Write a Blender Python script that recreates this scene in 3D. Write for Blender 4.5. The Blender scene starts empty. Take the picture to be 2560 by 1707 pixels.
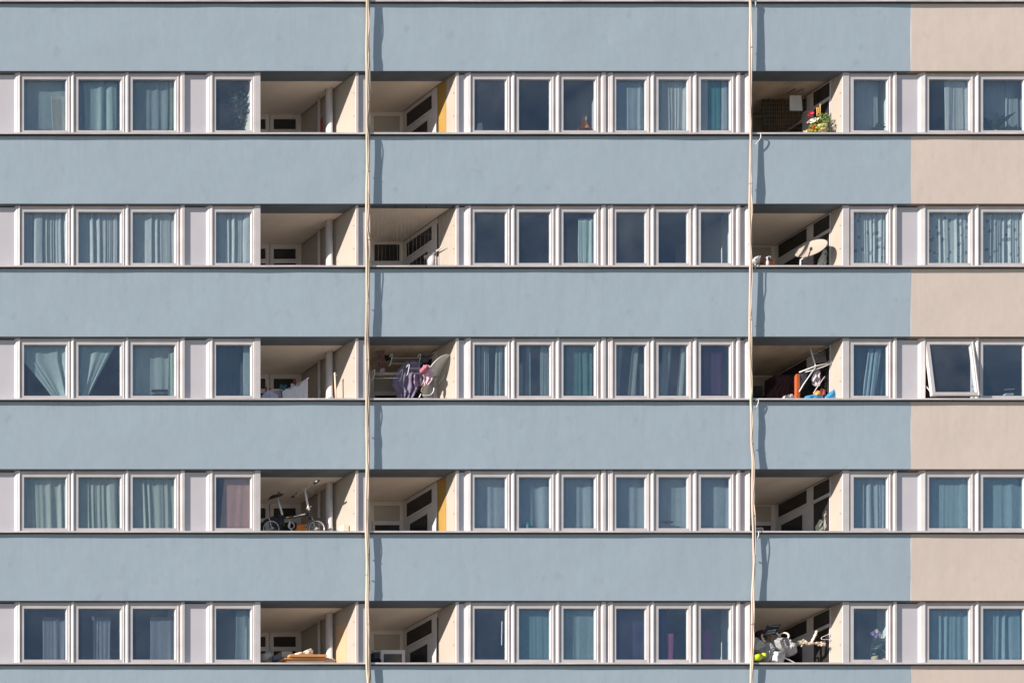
import bpy, bmesh, math, random
from mathutils import Vector, noise as mnoise

R = math.radians
sc = bpy.context.scene
C = sc.collection
rnd = random.Random(7)

# ------------------------------------------------------------------ camera
D0 = 65.0                 # metres from camera to the facade plane (y = 0)
PXM = 120.0               # photograph pixels per metre on the facade plane
VX, VY = -5200.0, 4958.0  # where lines running into the building converge (photograph pixels)
CX, CZ = (VX - 1280.0) / PXM, (853.5 - VY) / PXM
cam_d = bpy.data.cameras.new('camera')
cam = bpy.data.objects.new('camera', cam_d)
C.objects.link(cam)
cam.location = (CX, -D0, CZ)
cam.rotation_euler = (R(90), 0, 0)
cam_d.sensor_width = 36.0
cam_d.lens = D0 / (2560.0 / PXM) * 36.0
cam_d.shift_x = (1280.0 - VX) / 2560.0
cam_d.shift_y = (VY - 853.5) / 2560.0
cam_d.clip_start = 1.0
cam_d.clip_end = 3000.0
sc.camera = cam

# ------------------------------------------------------------------ light
SUN = Vector((-3.2, -1.0, 1.38)).normalized()       # towards the sun
sun_el = math.asin(SUN.z)
sun_az = math.atan2(SUN.x, SUN.y)
w = bpy.data.worlds.new('World')
sc.world = w
w.use_nodes = True
nt = w.node_tree
bg = nt.nodes['Background']
sky = nt.nodes.new('ShaderNodeTexSky')
sky.sky_type = 'NISHITA'
sky.sun_disc = False
sky.sun_elevation = sun_el
sky.sun_rotation = sun_az % (2 * math.pi)
sky.air_density = 1.0
sky.dust_density = 0.3
sky.ozone_density = 3.0
nt.links.new(sky.outputs[0], bg.inputs[0])
bg.inputs[1].default_value = 0.06
sl = bpy.data.lights.new('sun', 'SUN')
sl.energy = 4.6
sl.angle = R(0.5)
sl.color = (1.0, 0.895, 0.80)
so = bpy.data.objects.new('sun', sl)
C.objects.link(so)
so.location = (-30, -30, 30)
so.rotation_euler = SUN.to_track_quat('Z', 'Y').to_euler()
sc.view_settings.view_transform = 'Standard'
sc.view_settings.look = 'None'
sc.view_settings.gamma = 1.0
sc.view_settings.use_curve_mapping = False
sc.view_settings.exposure = 0.68
sc.cycles.transparent_max_bounces = 16
sc.cycles.max_bounces = 8
sc.cycles.use_denoising = True

# ------------------------------------------------------------------ materials
def newmat(name):
    m = bpy.data.materials.new(name)
    m.use_nodes = True
    return m, m.node_tree, m.node_tree.nodes['Principled BSDF']

def simple(name, col, rough=0.6, metal=0.0, var=0.0, scale=6.0, bump=0.0, bscale=40.0, spec=0.5, stretch=(1, 1, 1), dark=None):
    m, t, p = newmat(name)
    p.inputs['Roughness'].default_value = rough
    p.inputs['Metallic'].default_value = metal
    p.inputs['Specular IOR Level'].default_value = spec
    if var > 0 or bump > 0:
        geo = t.nodes.new('ShaderNodeNewGeometry')
        mp = t.nodes.new('ShaderNodeMapping')
        mp.inputs['Scale'].default_value = stretch
        t.links.new(geo.outputs['Position'], mp.inputs['Vector'])
    if var > 0:
        n = t.nodes.new('ShaderNodeTexNoise')
        n.inputs['Scale'].default_value = scale
        n.inputs['Detail'].default_value = 6
        t.links.new(mp.outputs[0], n.inputs['Vector'])
        mx = t.nodes.new('ShaderNodeMix')
        mx.data_type = 'RGBA'
        mr = t.nodes.new('ShaderNodeMapRange')
        mr.inputs['From Min'].default_value = 0.3
        mr.inputs['From Max'].default_value = 0.7
        t.links.new(n.outputs['Fac'], mr.inputs['Value'])
        t.links.new(mr.outputs[0], mx.inputs[0])
        a = [min(1, c * (1 - var)) for c in col[:3]]
        b = [min(1, c * (1 + var)) for c in col[:3]]
        mx.inputs[6].default_value = (*(dark if dark else a), 1)
        mx.inputs[7].default_value = (*b, 1)
        t.links.new(mx.outputs[2], p.inputs['Base Color'])
    else:
        p.inputs['Base Color'].default_value = (*col[:3], 1)
    if bump > 0:
        n2 = t.nodes.new('ShaderNodeTexNoise')
        n2.inputs['Scale'].default_value = bscale
        n2.inputs['Detail'].default_value = 4
        t.links.new(mp.outputs[0], n2.inputs['Vector'])
        b_ = t.nodes.new('ShaderNodeBump')
        b_.inputs['Strength'].default_value = bump
        b_.inputs['Distance'].default_value = 0.01
        t.links.new(n2.outputs['Fac'], b_.inputs['Height'])
        t.links.new(b_.outputs[0], p.inputs['Normal'])
    return m

def stucco(name, col, stain):
    """painted render: broad clouding, soft vertical rain streaks, small blots, fine grain"""
    m, t, p = newmat(name)
    p.inputs['Roughness'].default_value = 0.85
    p.inputs['Specular IOR Level'].default_value = 0.2
    geo = t.nodes.new('ShaderNodeNewGeometry')
    def noise(sc_, st, det=5, lo=0.35, hi=0.65):
        mp = t.nodes.new('ShaderNodeMapping')
        mp.inputs['Scale'].default_value = st
        t.links.new(geo.outputs['Position'], mp.inputs['Vector'])
        n = t.nodes.new('ShaderNodeTexNoise')
        n.inputs['Scale'].default_value = sc_
        n.inputs['Detail'].default_value = det
        t.links.new(mp.outputs[0], n.inputs['Vector'])
        mr = t.nodes.new('ShaderNodeMapRange')
        mr.inputs['From Min'].default_value = lo
        mr.inputs['From Max'].default_value = hi
        t.links.new(n.outputs['Fac'], mr.inputs['Value'])
        return mr.outputs[0]
    def mix(fac, k, a, col_b):
        mu = t.nodes.new('ShaderNodeMath'); mu.operation = 'MULTIPLY'
        mu.inputs[1].default_value = k
        t.links.new(fac, mu.inputs[0])
        mx = t.nodes.new('ShaderNodeMix'); mx.data_type = 'RGBA'
        t.links.new(mu.outputs[0], mx.inputs[0])
        if isinstance(a, tuple): mx.inputs[6].default_value = (*a, 1)
        else: t.links.new(a, mx.inputs[6])
        mx.inputs[7].default_value = (*col_b, 1)
        return mx.outputs[2]
    c = mix(noise(0.55, (1, 1, 1)), 0.5, col, tuple(x * 1.09 for x in col))
    c = mix(noise(2.2, (2.0, 1, 0.6)), 0.22, c, tuple(x * 0.90 for x in col))
    c = mix(noise(3.4, (1, 1, 0.8), 3, 0.62, 0.74), 0.65, c, stain)
    c = mix(noise(9.0, (1, 1, 0.5), 6), 0.22, c, tuple(x * 0.86 for x in col))
    tc = t.nodes.new('ShaderNodeTexCoord'); sx = t.nodes.new('ShaderNodeSeparateXYZ')
    t.links.new(tc.outputs['Object'], sx.inputs[0])
    zr = t.nodes.new('ShaderNodeMapRange'); zr.inputs['From Min'].default_value = 0.35; zr.inputs['From Max'].default_value = 1.42
    t.links.new(sx.outputs['Z'], zr.inputs['Value'])
    sm = t.nodes.new('ShaderNodeMath'); sm.operation = 'MULTIPLY'
    t.links.new(zr.outputs[0], sm.inputs[0]); t.links.new(noise(3.0, (4.0, 1, 0.10), 6, 0.52, 0.72), sm.inputs[1])
    c = mix(sm.outputs[0], 0.17, c, tuple(x * 0.72 for x in stain))
    t.links.new(c, p.inputs['Base Color'])
    n2 = t.nodes.new('ShaderNodeTexNoise'); n2.inputs['Scale'].default_value = 90; n2.inputs['Detail'].default_value = 3
    n3 = t.nodes.new('ShaderNodeTexNoise'); n3.inputs['Scale'].default_value = 2.4; n3.inputs['Detail'].default_value = 3
    t.links.new(geo.outputs['Position'], n2.inputs['Vector'])
    t.links.new(geo.outputs['Position'], n3.inputs['Vector'])
    b1 = t.nodes.new('ShaderNodeBump'); b1.inputs['Strength'].default_value = 0.12; b1.inputs['Distance'].default_value = 0.004
    b2 = t.nodes.new('ShaderNodeBump'); b2.inputs['Strength'].default_value = 0.10; b2.inputs['Distance'].default_value = 0.05
    t.links.new(n2.outputs['Fac'], b1.inputs['Height'])
    t.links.new(n3.outputs['Fac'], b2.inputs['Height'])
    t.links.new(b1.outputs[0], b2.inputs['Normal'])
    t.links.new(b2.outputs[0], p.inputs['Normal'])
    return m

def glass(name, tint, ior=2.75, rough=0.02):
    m, t, p = newmat(name)
    t.nodes.remove(p)
    out = t.nodes['Material Output']
    tr = t.nodes.new('ShaderNodeBsdfTransparent'); tr.inputs[0].default_value = (*tint, 1)
    gl = t.nodes.new('ShaderNodeBsdfGlossy'); gl.inputs['Roughness'].default_value = rough; gl.inputs['Color'].default_value = (0.84, 0.93, 1.0, 1)
    fr = t.nodes.new('ShaderNodeFresnel'); fr.inputs['IOR'].default_value = ior
    mx = t.nodes.new('ShaderNodeMixShader')
    geo = t.nodes.new('ShaderNodeNewGeometry')
    n = t.nodes.new('ShaderNodeTexNoise'); n.inputs['Scale'].default_value = 1.3; n.inputs['Detail'].default_value = 1
    t.links.new(geo.outputs['Position'], n.inputs['Vector'])
    b = t.nodes.new('ShaderNodeBump'); b.inputs['Strength'].default_value = 0.15; b.inputs['Distance'].default_value = 0.02
    t.links.new(n.outputs['Fac'], b.inputs['Height'])
    t.links.new(b.outputs[0], gl.inputs['Normal'])
    bf = t.nodes.new('ShaderNodeMath'); bf.operation = 'SUBTRACT'; bf.inputs[0].default_value = 1.0
    t.links.new(geo.outputs['Backfacing'], bf.inputs[1])
    mf = t.nodes.new('ShaderNodeMath'); mf.operation = 'MULTIPLY'
    cp = t.nodes.new('ShaderNodeMath'); cp.operation = 'MINIMUM'; cp.inputs[1].default_value = 0.25
    t.links.new(fr.outputs[0], cp.inputs[0])
    t.links.new(cp.outputs[0], mf.inputs[0]); t.links.new(bf.outputs[0], mf.inputs[1])
    t.links.new(mf.outputs[0], mx.inputs[0])
    t.links.new(tr.outputs[0], mx.inputs[1])
    t.links.new(gl.outputs[0], mx.inputs[2])
    # thin uneven film of dust and haze on the pane, different on each window
    oi = t.nodes.new('ShaderNodeObjectInfo')
    n4 = t.nodes.new('ShaderNodeTexNoise'); n4.inputs['Scale'].default_value = 2.2; n4.inputs['Detail'].default_value = 5; n4.noise_dimensions = '4D'
    t.links.new(geo.outputs['Position'], n4.inputs['Vector']); t.links.new(oi.outputs['Random'], n4.inputs['W'])
    r1 = t.nodes.new('ShaderNodeMapRange'); r1.inputs['From Min'].default_value = 0.3; r1.inputs['From Max'].default_value = 0.75
    r1.inputs['To Min'].default_value = 0.008; r1.inputs['To Max'].default_value = 0.046
    t.links.new(n4.outputs['Fac'], r1.inputs['Value'])
    r2 = t.nodes.new('ShaderNodeMapRange'); r2.inputs['To Min'].default_value = 0.5; r2.inputs['To Max'].default_value = 1.5
    t.links.new(oi.outputs['Random'], r2.inputs['Value'])
    mu = t.nodes.new('ShaderNodeMath'); mu.operation = 'MULTIPLY'
    t.links.new(r1.outputs[0], mu.inputs[0]); t.links.new(r2.outputs[0], mu.inputs[1])
    mu2 = t.nodes.new('ShaderNodeMath'); mu2.operation = 'MULTIPLY'
    t.links.new(mu.outputs[0], mu2.inputs[0]); t.links.new(bf.outputs[0], mu2.inputs[1])
    df = t.nodes.new('ShaderNodeBsdfDiffuse'); df.inputs[0].default_value = (0.75, 0.78, 0.78, 1)
    mx2 = t.nodes.new('ShaderNodeMixShader')
    t.links.new(mu2.outputs[0], mx2.inputs[0]); t.links.new(mx.outputs[0], mx2.inputs[1]); t.links.new(df.outputs[0], mx2.inputs[2])
    t.links.new(mx2.outputs[0], out.inputs[0])
    return m

_cl = {}
def cloth(col, alpha=1.0, lace=False, trans=0.35):
    key = (tuple(col), alpha, lace)
    lum = sum(col) / 3; col = tuple(min(0.9, c * 0.75 + lum * 0.25) for c in col)
    if key in _cl: return _cl[key]
    m, t, p = newmat('lace cloth' if lace else 'cloth')
    t.nodes.remove(p)
    out = t.nodes['Material Output']
    df = t.nodes.new('ShaderNodeBsdfDiffuse'); df.inputs[0].default_value = (*col, 1)
    tl = t.nodes.new('ShaderNodeBsdfTranslucent'); tl.inputs[0].default_value = (*col, 1)
    m1 = t.nodes.new('ShaderNodeMixShader'); m1.inputs[0].default_value = trans
    t.links.new(df.outputs[0], m1.inputs[1]); t.links.new(tl.outputs[0], m1.inputs[2])
    geo = t.nodes.new('ShaderNodeNewGeometry')
    n = t.nodes.new('ShaderNodeTexNoise'); n.inputs['Scale'].default_value = 14; n.inputs['Detail'].default_value = 4
    mp = t.nodes.new('ShaderNodeMapping'); mp.inputs['Scale'].default_value = (1.6, 0.3, 0.5)
    t.links.new(geo.outputs['Position'], mp.inputs[0]); t.links.new(mp.outputs[0], n.inputs['Vector'])
    mx = t.nodes.new('ShaderNodeMix'); mx.data_type = 'RGBA'
    mx.inputs[6].default_value = (*[c * 0.82 for c in col], 1); mx.inputs[7].default_value = (*[min(1, c * 1.08) for c in col], 1)
    t.links.new(n.outputs['Fac'], mx.inputs[0]); t.links.new(mx.outputs[2], df.inputs[0]); t.links.new(mx.outputs[2], tl.inputs[0])
    last = m1.outputs[0]
    if alpha < 1 or lace:
        tr = t.nodes.new('ShaderNodeBsdfTransparent')
        m2 = t.nodes.new('ShaderNodeMixShader')
        t.links.new(tr.outputs[0], m2.inputs[1]); t.links.new(last, m2.inputs[2])
        if lace:
            v = t.nodes.new('ShaderNodeTexVoronoi'); v.inputs['Scale'].default_value = 7.0
            mp2 = t.nodes.new('ShaderNodeMapping'); mp2.inputs['Scale'].default_value = (1.3, 0.4, 0.9)
            t.links.new(geo.outputs['Position'], mp2.inputs[0]); t.links.new(mp2.outputs[0], v.inputs['Vector'])
            mr = t.nodes.new('ShaderNodeMapRange')
            mr.inputs['From Min'].default_value = 0.24; mr.inputs['From Max'].default_value = 0.32
            mr.inputs['To Min'].default_value = alpha * 0.35; mr.inputs['To Max'].default_value = alpha
            t.links.new(v.outputs['Distance'], mr.inputs['Value'])
            t.links.new(mr.outputs[0], m2.inputs[0])
        else:
            m2.inputs[0].default_value = alpha
        last = m2.outputs[0]
    t.links.new(last, out.inputs[0])
    _cl[key] = m
    return m

M = {}
M['blue'] = stucco('blue painted render', (0.40, 0.50, 0.58), (0.34, 0.42, 0.49))
M['beige'] = stucco('beige painted render', (0.73, 0.635, 0.565), (0.66, 0.57, 0.50))
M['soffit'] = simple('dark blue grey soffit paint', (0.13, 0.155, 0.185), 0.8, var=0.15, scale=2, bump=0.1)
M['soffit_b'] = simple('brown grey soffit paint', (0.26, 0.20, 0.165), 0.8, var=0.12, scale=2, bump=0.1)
M['pvc'] = simple('white window plastic', (0.62, 0.595, 0.60), 0.45, var=0.07, scale=3)
M['panel'] = simple('lavender white infill panel', (0.63, 0.615, 0.66), 0.55, var=0.04, scale=1.5)
M['groove'] = simple('grey rubber gasket', (0.22, 0.21, 0.22), 0.7)
M['sill'] = simple('pale sill sheet metal', (0.70, 0.66, 0.66), 0.45, var=0.10, scale=4)
M['sill_shade'] = simple('painted shade under sill', (0.05, 0.05, 0.06), 0.8)
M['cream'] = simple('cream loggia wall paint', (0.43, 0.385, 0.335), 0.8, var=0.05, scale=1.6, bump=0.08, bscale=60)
M['inner'] = simple('loggia wall paint lightened against shade', (0.72, 0.66, 0.60), 0.85, var=0.07, scale=1.4, bump=0.08, bscale=50)  # walls out of the sun: colour raised to lift their shade
M['ceiling'] = simple('loggia ceiling paint', (0.80, 0.70, 0.60), 0.85, var=0.10, scale=1.2, bump=0.1)
M['stainceil'] = simple('stained loggia ceiling paint', (0.50, 0.40, 0.30), 0.85, var=0.30, scale=2.2, bump=0.1)
M['room'] = simple('room wall plaster', (0.42, 0.42, 0.43), 0.9, var=0.05, scale=1)
M['room_d'] = simple('dark room wall plaster', (0.44, 0.48, 0.55), 0.9, var=0.1, scale=1)
M['floor'] = simple('room floor boards', (0.20, 0.14, 0.10), 0.6, var=0.2, scale=3)
M['concrete'] = simple('grey concrete', (0.38, 0.37, 0.35), 0.9, var=0.1, scale=2, bump=0.2)
M['yellow'] = simple('yellow wall paint', (0.40, 0.24, 0.055), 0.7, var=0.05, scale=3)
M['peach'] = simple('peach wall paint', (0.55, 0.38, 0.24), 0.8, var=0.05, scale=3)
M['olive'] = simple('olive yellow wall paint', (0.42, 0.36, 0.14), 0.8, var=0.08, scale=3)
M['glass'] = glass('window glass', (0.90, 0.95, 0.965))
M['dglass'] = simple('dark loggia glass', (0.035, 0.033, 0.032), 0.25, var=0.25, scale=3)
M['rope'] = simple('cream cable sheath', (0.50, 0.43, 0.34), 0.7, var=0.25, scale=5, stretch=(1, 1, 0.15))
M['rope2'] = simple('pale pink cable sheath', (0.50, 0.41, 0.36), 0.7, var=0.22, scale=5, stretch=(1, 1, 0.15))
M['tape'] = simple('brown cable tie', (0.20, 0.16, 0.12), 0.7)
M['black'] = simple('black plastic', (0.018, 0.018, 0.02), 0.45)
M['rubber'] = simple('black rubber', (0.022, 0.022, 0.024), 0.85)
M['chrome'] = simple('bare metal', (0.70, 0.69, 0.68), 0.32, metal=0.35)
M['white'] = simple('white enamel', (0.80, 0.80, 0.80), 0.35)
M['whitecloth'] = cloth((0.74, 0.74, 0.82), 1.0, trans=0.2)
M['dishw'] = simple('beige dish enamel', (0.43, 0.375, 0.32), 0.6, var=0.05, scale=4)
M['dishg'] = simple('grey green dish back', (0.58, 0.61, 0.57), 0.6, var=0.06, scale=4)
M['wood'] = simple('orange brown board', (0.62, 0.30, 0.11), 0.6, var=0.2, scale=8, stretch=(0.3, 1, 4))
M['peg'] = simple('dark teal peg plastic', (0.02, 0.10, 0.14), 0.5)
M['red'] = simple('dark red fabric', (0.30, 0.02, 0.04), 0.7)
M['orange'] = simple('orange plastic', (0.85, 0.26, 0.03), 0.5, var=0.25, scale=18)
M['orred'] = simple('orange red lacquer', (0.50, 0.12, 0.04), 0.45, var=0.05)
M['maroon'] = simple('dark maroon fabric', (0.05, 0.015, 0.018), 0.85, var=0.3, scale=6, stretch=(4, 1, 0.3))
M['dark'] = simple('dark brown black fabric', (0.03, 0.026, 0.024), 0.9, var=0.3, scale=8)
M['tarp'] = simple('blue tarpaulin', (0.05, 0.28, 0.55), 0.35, var=0.2, scale=8)
M['leaf'] = simple('green leaf', (0.13, 0.20, 0.04), 0.6, var=0.4, scale=20)
M['leafy'] = simple('bright green leaf', (0.28, 0.38, 0.03), 0.6, var=0.3, scale=20)
M['leafd'] = simple('deep green leaf', (0.03, 0.06, 0.045), 0.5, var=0.4, scale=20)
M['petal_r'] = simple('crimson petal', (0.75, 0.02, 0.06), 0.6)
M['petal_o'] = simple('orange red petal', (0.85, 0.06, 0.02), 0.6)
M['petal_w'] = simple('cream petal', (0.80, 0.72, 0.58), 0.6)
M['petal_v'] = simple('violet petal', (0.42, 0.25, 0.55), 0.6)
M['stake'] = simple('bamboo stake', (0.65, 0.40, 0.12), 0.6)
M['grey'] = simple('grey plastic', (0.36, 0.36, 0.37), 0.5, var=0.08, scale=6)
M['lgrey'] = simple('light grey plastic', (0.55, 0.54, 0.54), 0.5, var=0.08, scale=6)
M['lime'] = simple('lime plastic', (0.66, 0.80, 0.02), 0.4)
M['coral'] = simple('pale coral plastic', (0.82, 0.55, 0.42), 0.5, var=0.1, scale=20)
M['card'] = simple('cardboard', (0.55, 0.40, 0.26), 0.85, var=0.1)
M['screw'] = simple('rusty screw', (0.16, 0.12, 0.10), 0.6)

# ------------------------------------------------------------------ coordinates
def U(px, py, d=0.0):
    """the point at depth d behind the facade plane that the photograph shows at px, py"""
    k = (D0 + d) / D0
    x, z = (px - 1280) / PXM, (853.5 - py) / PXM
    return Vector((CX + (x - CX) * k, d, CZ + (z - CZ) * k))
def UX(px, d=0.0): return U(px, 0, d).x
def FX(px): return (px - 1280) / PXM
def FZ(py): return (853.5 - py) / PXM
class Zm:                                     # a magnified crop of the photograph
    def __init__(s, ox, oy, k): s.ox, s.oy, s.k = ox, oy, k
    def __call__(s, zx, zy, d): return U(s.ox + zx / s.k, s.oy + zy / s.k, d)

# ------------------------------------------------------------------ mesh helpers
class MB:
    def __init__(s): s.v, s.f = [], []
    def quad(s, a, b, c, d):
        i = len(s.v); s.v += [Vector(p) for p in (a, b, c, d)]; s.f.append((i, i + 1, i + 2, i + 3)); return s
    def box(s, x0, x1, y0, y1, z0, z1):
        if x0 > x1: x0, x1 = x1, x0
        if y0 > y1: y0, y1 = y1, y0
        if z0 > z1: z0, z1 = z1, z0
        i = len(s.v)
        s.v += [Vector(p) for p in ((x0, y0, z0), (x1, y0, z0), (x1, y1, z0), (x0, y1, z0), (x0, y0, z1), (x1, y0, z1), (x1, y1, z1), (x0, y1, z1))]
        for f in ((0, 3, 2, 1), (4, 5, 6, 7), (0, 1, 5, 4), (1, 2, 6, 5), (2, 3, 7, 6), (3, 0, 4, 7)):
            s.f.append(tuple(i + k for k in f))
        return s
    def prism(s, prof, z0, z1):               # prof: list of (x, y), vertical extrusion
        i = len(s.v); n = len(prof)
        s.v += [Vector((x, y, z0)) for x, y in prof] + [Vector((x, y, z1)) for x, y in prof]
        for k in range(n):
            j = (k + 1) % n; s.f.append((i + k, i + j, i + n + j, i + n + k))
        s.f.append(tuple(i + k for k in range(n - 1, -1, -1))); s.f.append(tuple(i + n + k for k in range(n)))
        return s
    def tube(s, pts, r, n=7, caps=True):
        pts = [Vector(p) for p in pts]
        rr = r if isinstance(r, (list, tuple)) else [r] * len(pts)
        i0 = len(s.v); up = None
        for k, p in enumerate(pts):
            d = (pts[min(k + 1, len(pts) - 1)] - pts[max(k - 1, 0)])
            if d.length < 1e-9: d = Vector((0, 0, 1))
            d.normalize()
            if up is None:
                up = d.orthogonal().normalized()
            else:
                up = (up - d * up.dot(d))
                up = up.normalized() if up.length > 1e-6 else d.orthogonal().normalized()
            sd = d.cross(up)
            for q in range(n):
                a = 2 * math.pi * q / n
                s.v.append(p + (up * math.cos(a) + sd * math.sin(a)) * rr[k])
        for k in range(len(pts) - 1):
            for q in range(n):
                a, b = i0 + k * n + q, i0 + k * n + (q + 1) % n
                s.f.append((a, b, b + n, a + n))
        if caps:
            s.f.append(tuple(i0 + q for q in range(n - 1, -1, -1)))
            e = i0 + (len(pts) - 1) * n
            s.f.append(tuple(e + q for q in range(n)))
        return s
    def grid(s, fn, nu, nv):
        i = len(s.v)
        for b in range(nv + 1):
            for a in range(nu + 1):
                s.v.append(Vector(fn(a / nu, b / nv)))
        for b in range(nv):
            for a in range(nu):
                k = i + b * (nu + 1) + a
                s.f.append((k, k + 1, k + nu + 2, k + nu + 1))
        return s
    def lathe(s, c, prof, n=16, axis=Vector((0, 0, 1))):
        """prof: list of (radius, height) about axis at c"""
        axis = Vector(axis).normalized(); u = axis.orthogonal().normalized(); v = axis.cross(u); c = Vector(c)
        i = len(s.v)
        for r, h in prof:
            for q in range(n):
                a = 2 * math.pi * q / n
                s.v.append(c + axis * h + (u * math.cos(a) + v * math.sin(a)) * r)
        for k in range(len(prof) - 1):
            for q in range(n):
                a, b = i + k * n + q, i + k * n + (q + 1) % n
                s.f.append((a, b, b + n, a + n))
        return s
    def torus(s, c, R_, r, axis=Vector((0, 1, 0)), n=40, m=8):
        axis = Vector(axis).normalized(); u = axis.orthogonal().normalized(); v = axis.cross(u); c = Vector(c)
        pts = [c + (u * math.cos(2 * math.pi * k / n) + v * math.sin(2 * math.pi * k / n)) * R_ for k in range(n + 1)]
        return s.tube(pts, r, m, caps=False)
    def mesh(s, name, mat, smooth=False, off=None):
        me = bpy.data.meshes.new(name)
        o = off or Vector((0, 0, 0))
        me.from_pydata([tuple(p - o) for p in s.v], [], s.f)
        me.materials.append(M[mat] if isinstance(mat, str) else mat)
        bm = bmesh.new(); bm.from_mesh(me)
        bmesh.ops.remove_doubles(bm, verts=bm.verts, dist=1e-5)
        bmesh.ops.recalc_face_normals(bm, faces=bm.faces)
        if smooth:
            for f in bm.faces: f.smooth = True
        bm.to_mesh(me); bm.free()
        return me

def wloc(o):
    return o.location + (wloc(o.parent) if o.parent else Vector((0, 0, 0)))
def bevel(o, w_, seg=2):
    b = o.modifiers.new('bevel', 'BEVEL'); b.width = w_; b.segments = seg; b.limit_method = 'ANGLE'; b.angle_limit = R(40)
    return o
def thicken(o, t_):
    b = o.modifiers.new('solidify', 'SOLIDIFY'); b.thickness = t_; b.offset = 0
    return o
def part(name, mb, mat, parent, smooth=False, label=None, kind=None):
    """link a collected mesh (world coordinates) as ONE object under its parent"""
    lo = Vector([min(p[i] for p in mb.v) for i in range(3)]); hi = Vector([max(p[i] for p in mb.v) for i in range(3)])
    c = Vector(((lo.x + hi.x) / 2, (lo.y + hi.y) / 2, lo.z))
    o = bpy.data.objects.new(name, mb.mesh(name, mat, smooth, c)); C.objects.link(o)
    if parent:
        o.parent = parent; o.location = c - wloc(parent)
    else:
        o.location = c
    if label: o['label'] = label
    if kind: o['kind'] = kind
    return o
def tag(o, label, cat, group=None, kind=None):
    o['label'] = label; o['category'] = cat
    if group: o['group'] = group
    if kind: o['kind'] = kind
    return o
def thing(name, label, cat, loc, group=None):
    o = bpy.data.objects.new(name, None); C.objects.link(o); o.location = loc; o.empty_display_size = 0.2
    return tag(o, label, cat, group)
def put(name, me, parent, loc):
    o = bpy.data.objects.new(name, me); C.objects.link(o)
    o.parent = parent; o.location = Vector(loc) - (wloc(parent) if parent else Vector((0, 0, 0)))
    return o

# ------------------------------------------------------------------ the ground
g = MB(); g.grid(lambda u, v: (-1200 + 2400 * u, -1200 + 2400 * v, -35.9), 8, 8)
go = part('ground', g, simple('dry grass and gravel', (0.30, 0.27, 0.22), 0.95, var=0.3, scale=0.15), None)
go['kind'] = 'structure'

# ------------------------------------------------------------------ the building
SILL = [5.5, 336.0, 667.5, 999.3, 1330.2, 1658.7, 1988.0]     # photograph height of each row's sill line
HEAD = [s - 158.2 for s in SILL]                              # underside of the parapet above each row
XL, XR = -760.0, 3320.0
BX = 2277.0                                                    # blue paint stops here
B = thing('apartment_building', 'high apartment block with pale blue and beige bands and rows of white windows', 'building', (0, 0, -35.9))

def wavy_box(mb, x0, x1, y0, y1, z0, z1, n, seed, amp):
    """a long box whose front face and bottom edge wander by a few millimetres"""
    def pt(u, yy, zz, k):
        x = x0 + (x1 - x0) * u
        w_ = mnoise.noise(Vector((x * 1.1, seed * 7.3 + k, zz * 1.3))) * amp
        return (x, yy + w_, zz)
    i = len(mb.v)
    for a in range(n + 1):
        u = a / n
        x = x0 + (x1 - x0) * u
        mb.v += [Vector(pt(u, y0, z0, 0)), Vector(pt(u, y0, z1, 3)), Vector((x, y1, z1)), Vector((x, y1, z0))]
    for a in range(n):
        k = i + a * 4
        for q in range(4):
            mb.f.append((k + q, k + (q + 1) % 4, k + 4 + (q + 1) % 4, k + 4 + q))
    mb.f.append((i, i + 1, i + 2, i + 3)); e = i + n * 4; mb.f.append((e + 3, e + 2, e + 1, e))

def parapet(x0, x1, ztop, zbot, mat, seed):
    mb = MB()
    nx = max(8, int((x1 - x0) * 2.5)); nz = 6
    def fr(u, v):
        x = x0 + (x1 - x0) * u; z = zbot + (ztop - zbot) * v
        return (x, mnoise.noise(Vector((x * 0.9, seed * 5.1, z * 1.4))) * 0.005, z)
    mb.grid(fr, nx, nz)
    mb.quad((x0, 0.16, zbot), (x1, 0.16, zbot), (x1, 0.16, ztop), (x0, 0.16, ztop))
    mb.grid(lambda u, v: (x0 + (x1 - x0) * u, fr(u, 1)[1] * (1 - v) + 0.16 * v, ztop), nx, 1)
    mb.grid(lambda u, v: (x0 + (x1 - x0) * u, fr(u, 0)[1] * (1 - v) + 0.16 * v, zbot), nx, 1)
    for xx, uu in ((x0, 0), (x1, 1)):
        mb.grid(lambda u, v: (xx, fr(uu, v)[1] * (1 - u) + 0.16 * u, zbot + (ztop - zbot) * v), 1, nz)
    return part('parapet', mb, mat, B, smooth=False)

LOG = [  # loggias: left x, right x (photograph px on the facade plane), depth
    (652.0, 890.0, 1.55), (923.0, 1140.0, 1.42), (1881.0, 2107.0, 1.57)]
for i in range(len(SILL)):
    zt = FZ(SILL[i]) - 0.034
    zb = FZ(HEAD[i + 1]) if i + 1 < len(SILL) else FZ(SILL[i] + 172)
    parapet(FX(XL), FX(BX), zt, zb, 'blue', i)
    parapet(FX(BX), FX(XR), zt, zb, 'beige', i + 20)
    # sill strip: pale nosing, the shade beneath it put into a dark strip
    s = MB(); wavy_box(s, FX(XL), FX(XR), -0.062, 0.30, FZ(SILL[i]) - 0.030, FZ(SILL[i]) + 0.004, 220, i, 0.008)
    part('window_sill', s, 'sill', B)
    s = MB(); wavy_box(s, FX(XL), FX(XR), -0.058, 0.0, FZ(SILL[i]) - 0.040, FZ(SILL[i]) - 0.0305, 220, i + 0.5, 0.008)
    part('sill_shade_strip', s, 'sill_shade', B)
parapet(FX(XL), FX(BX), FZ(HEAD[0] - 172), FZ(HEAD[0]), 'blue', 11)
parapet(FX(BX), FX(XR), FZ(HEAD[0] - 172), FZ(HEAD[0]), 'beige', 31)

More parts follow.
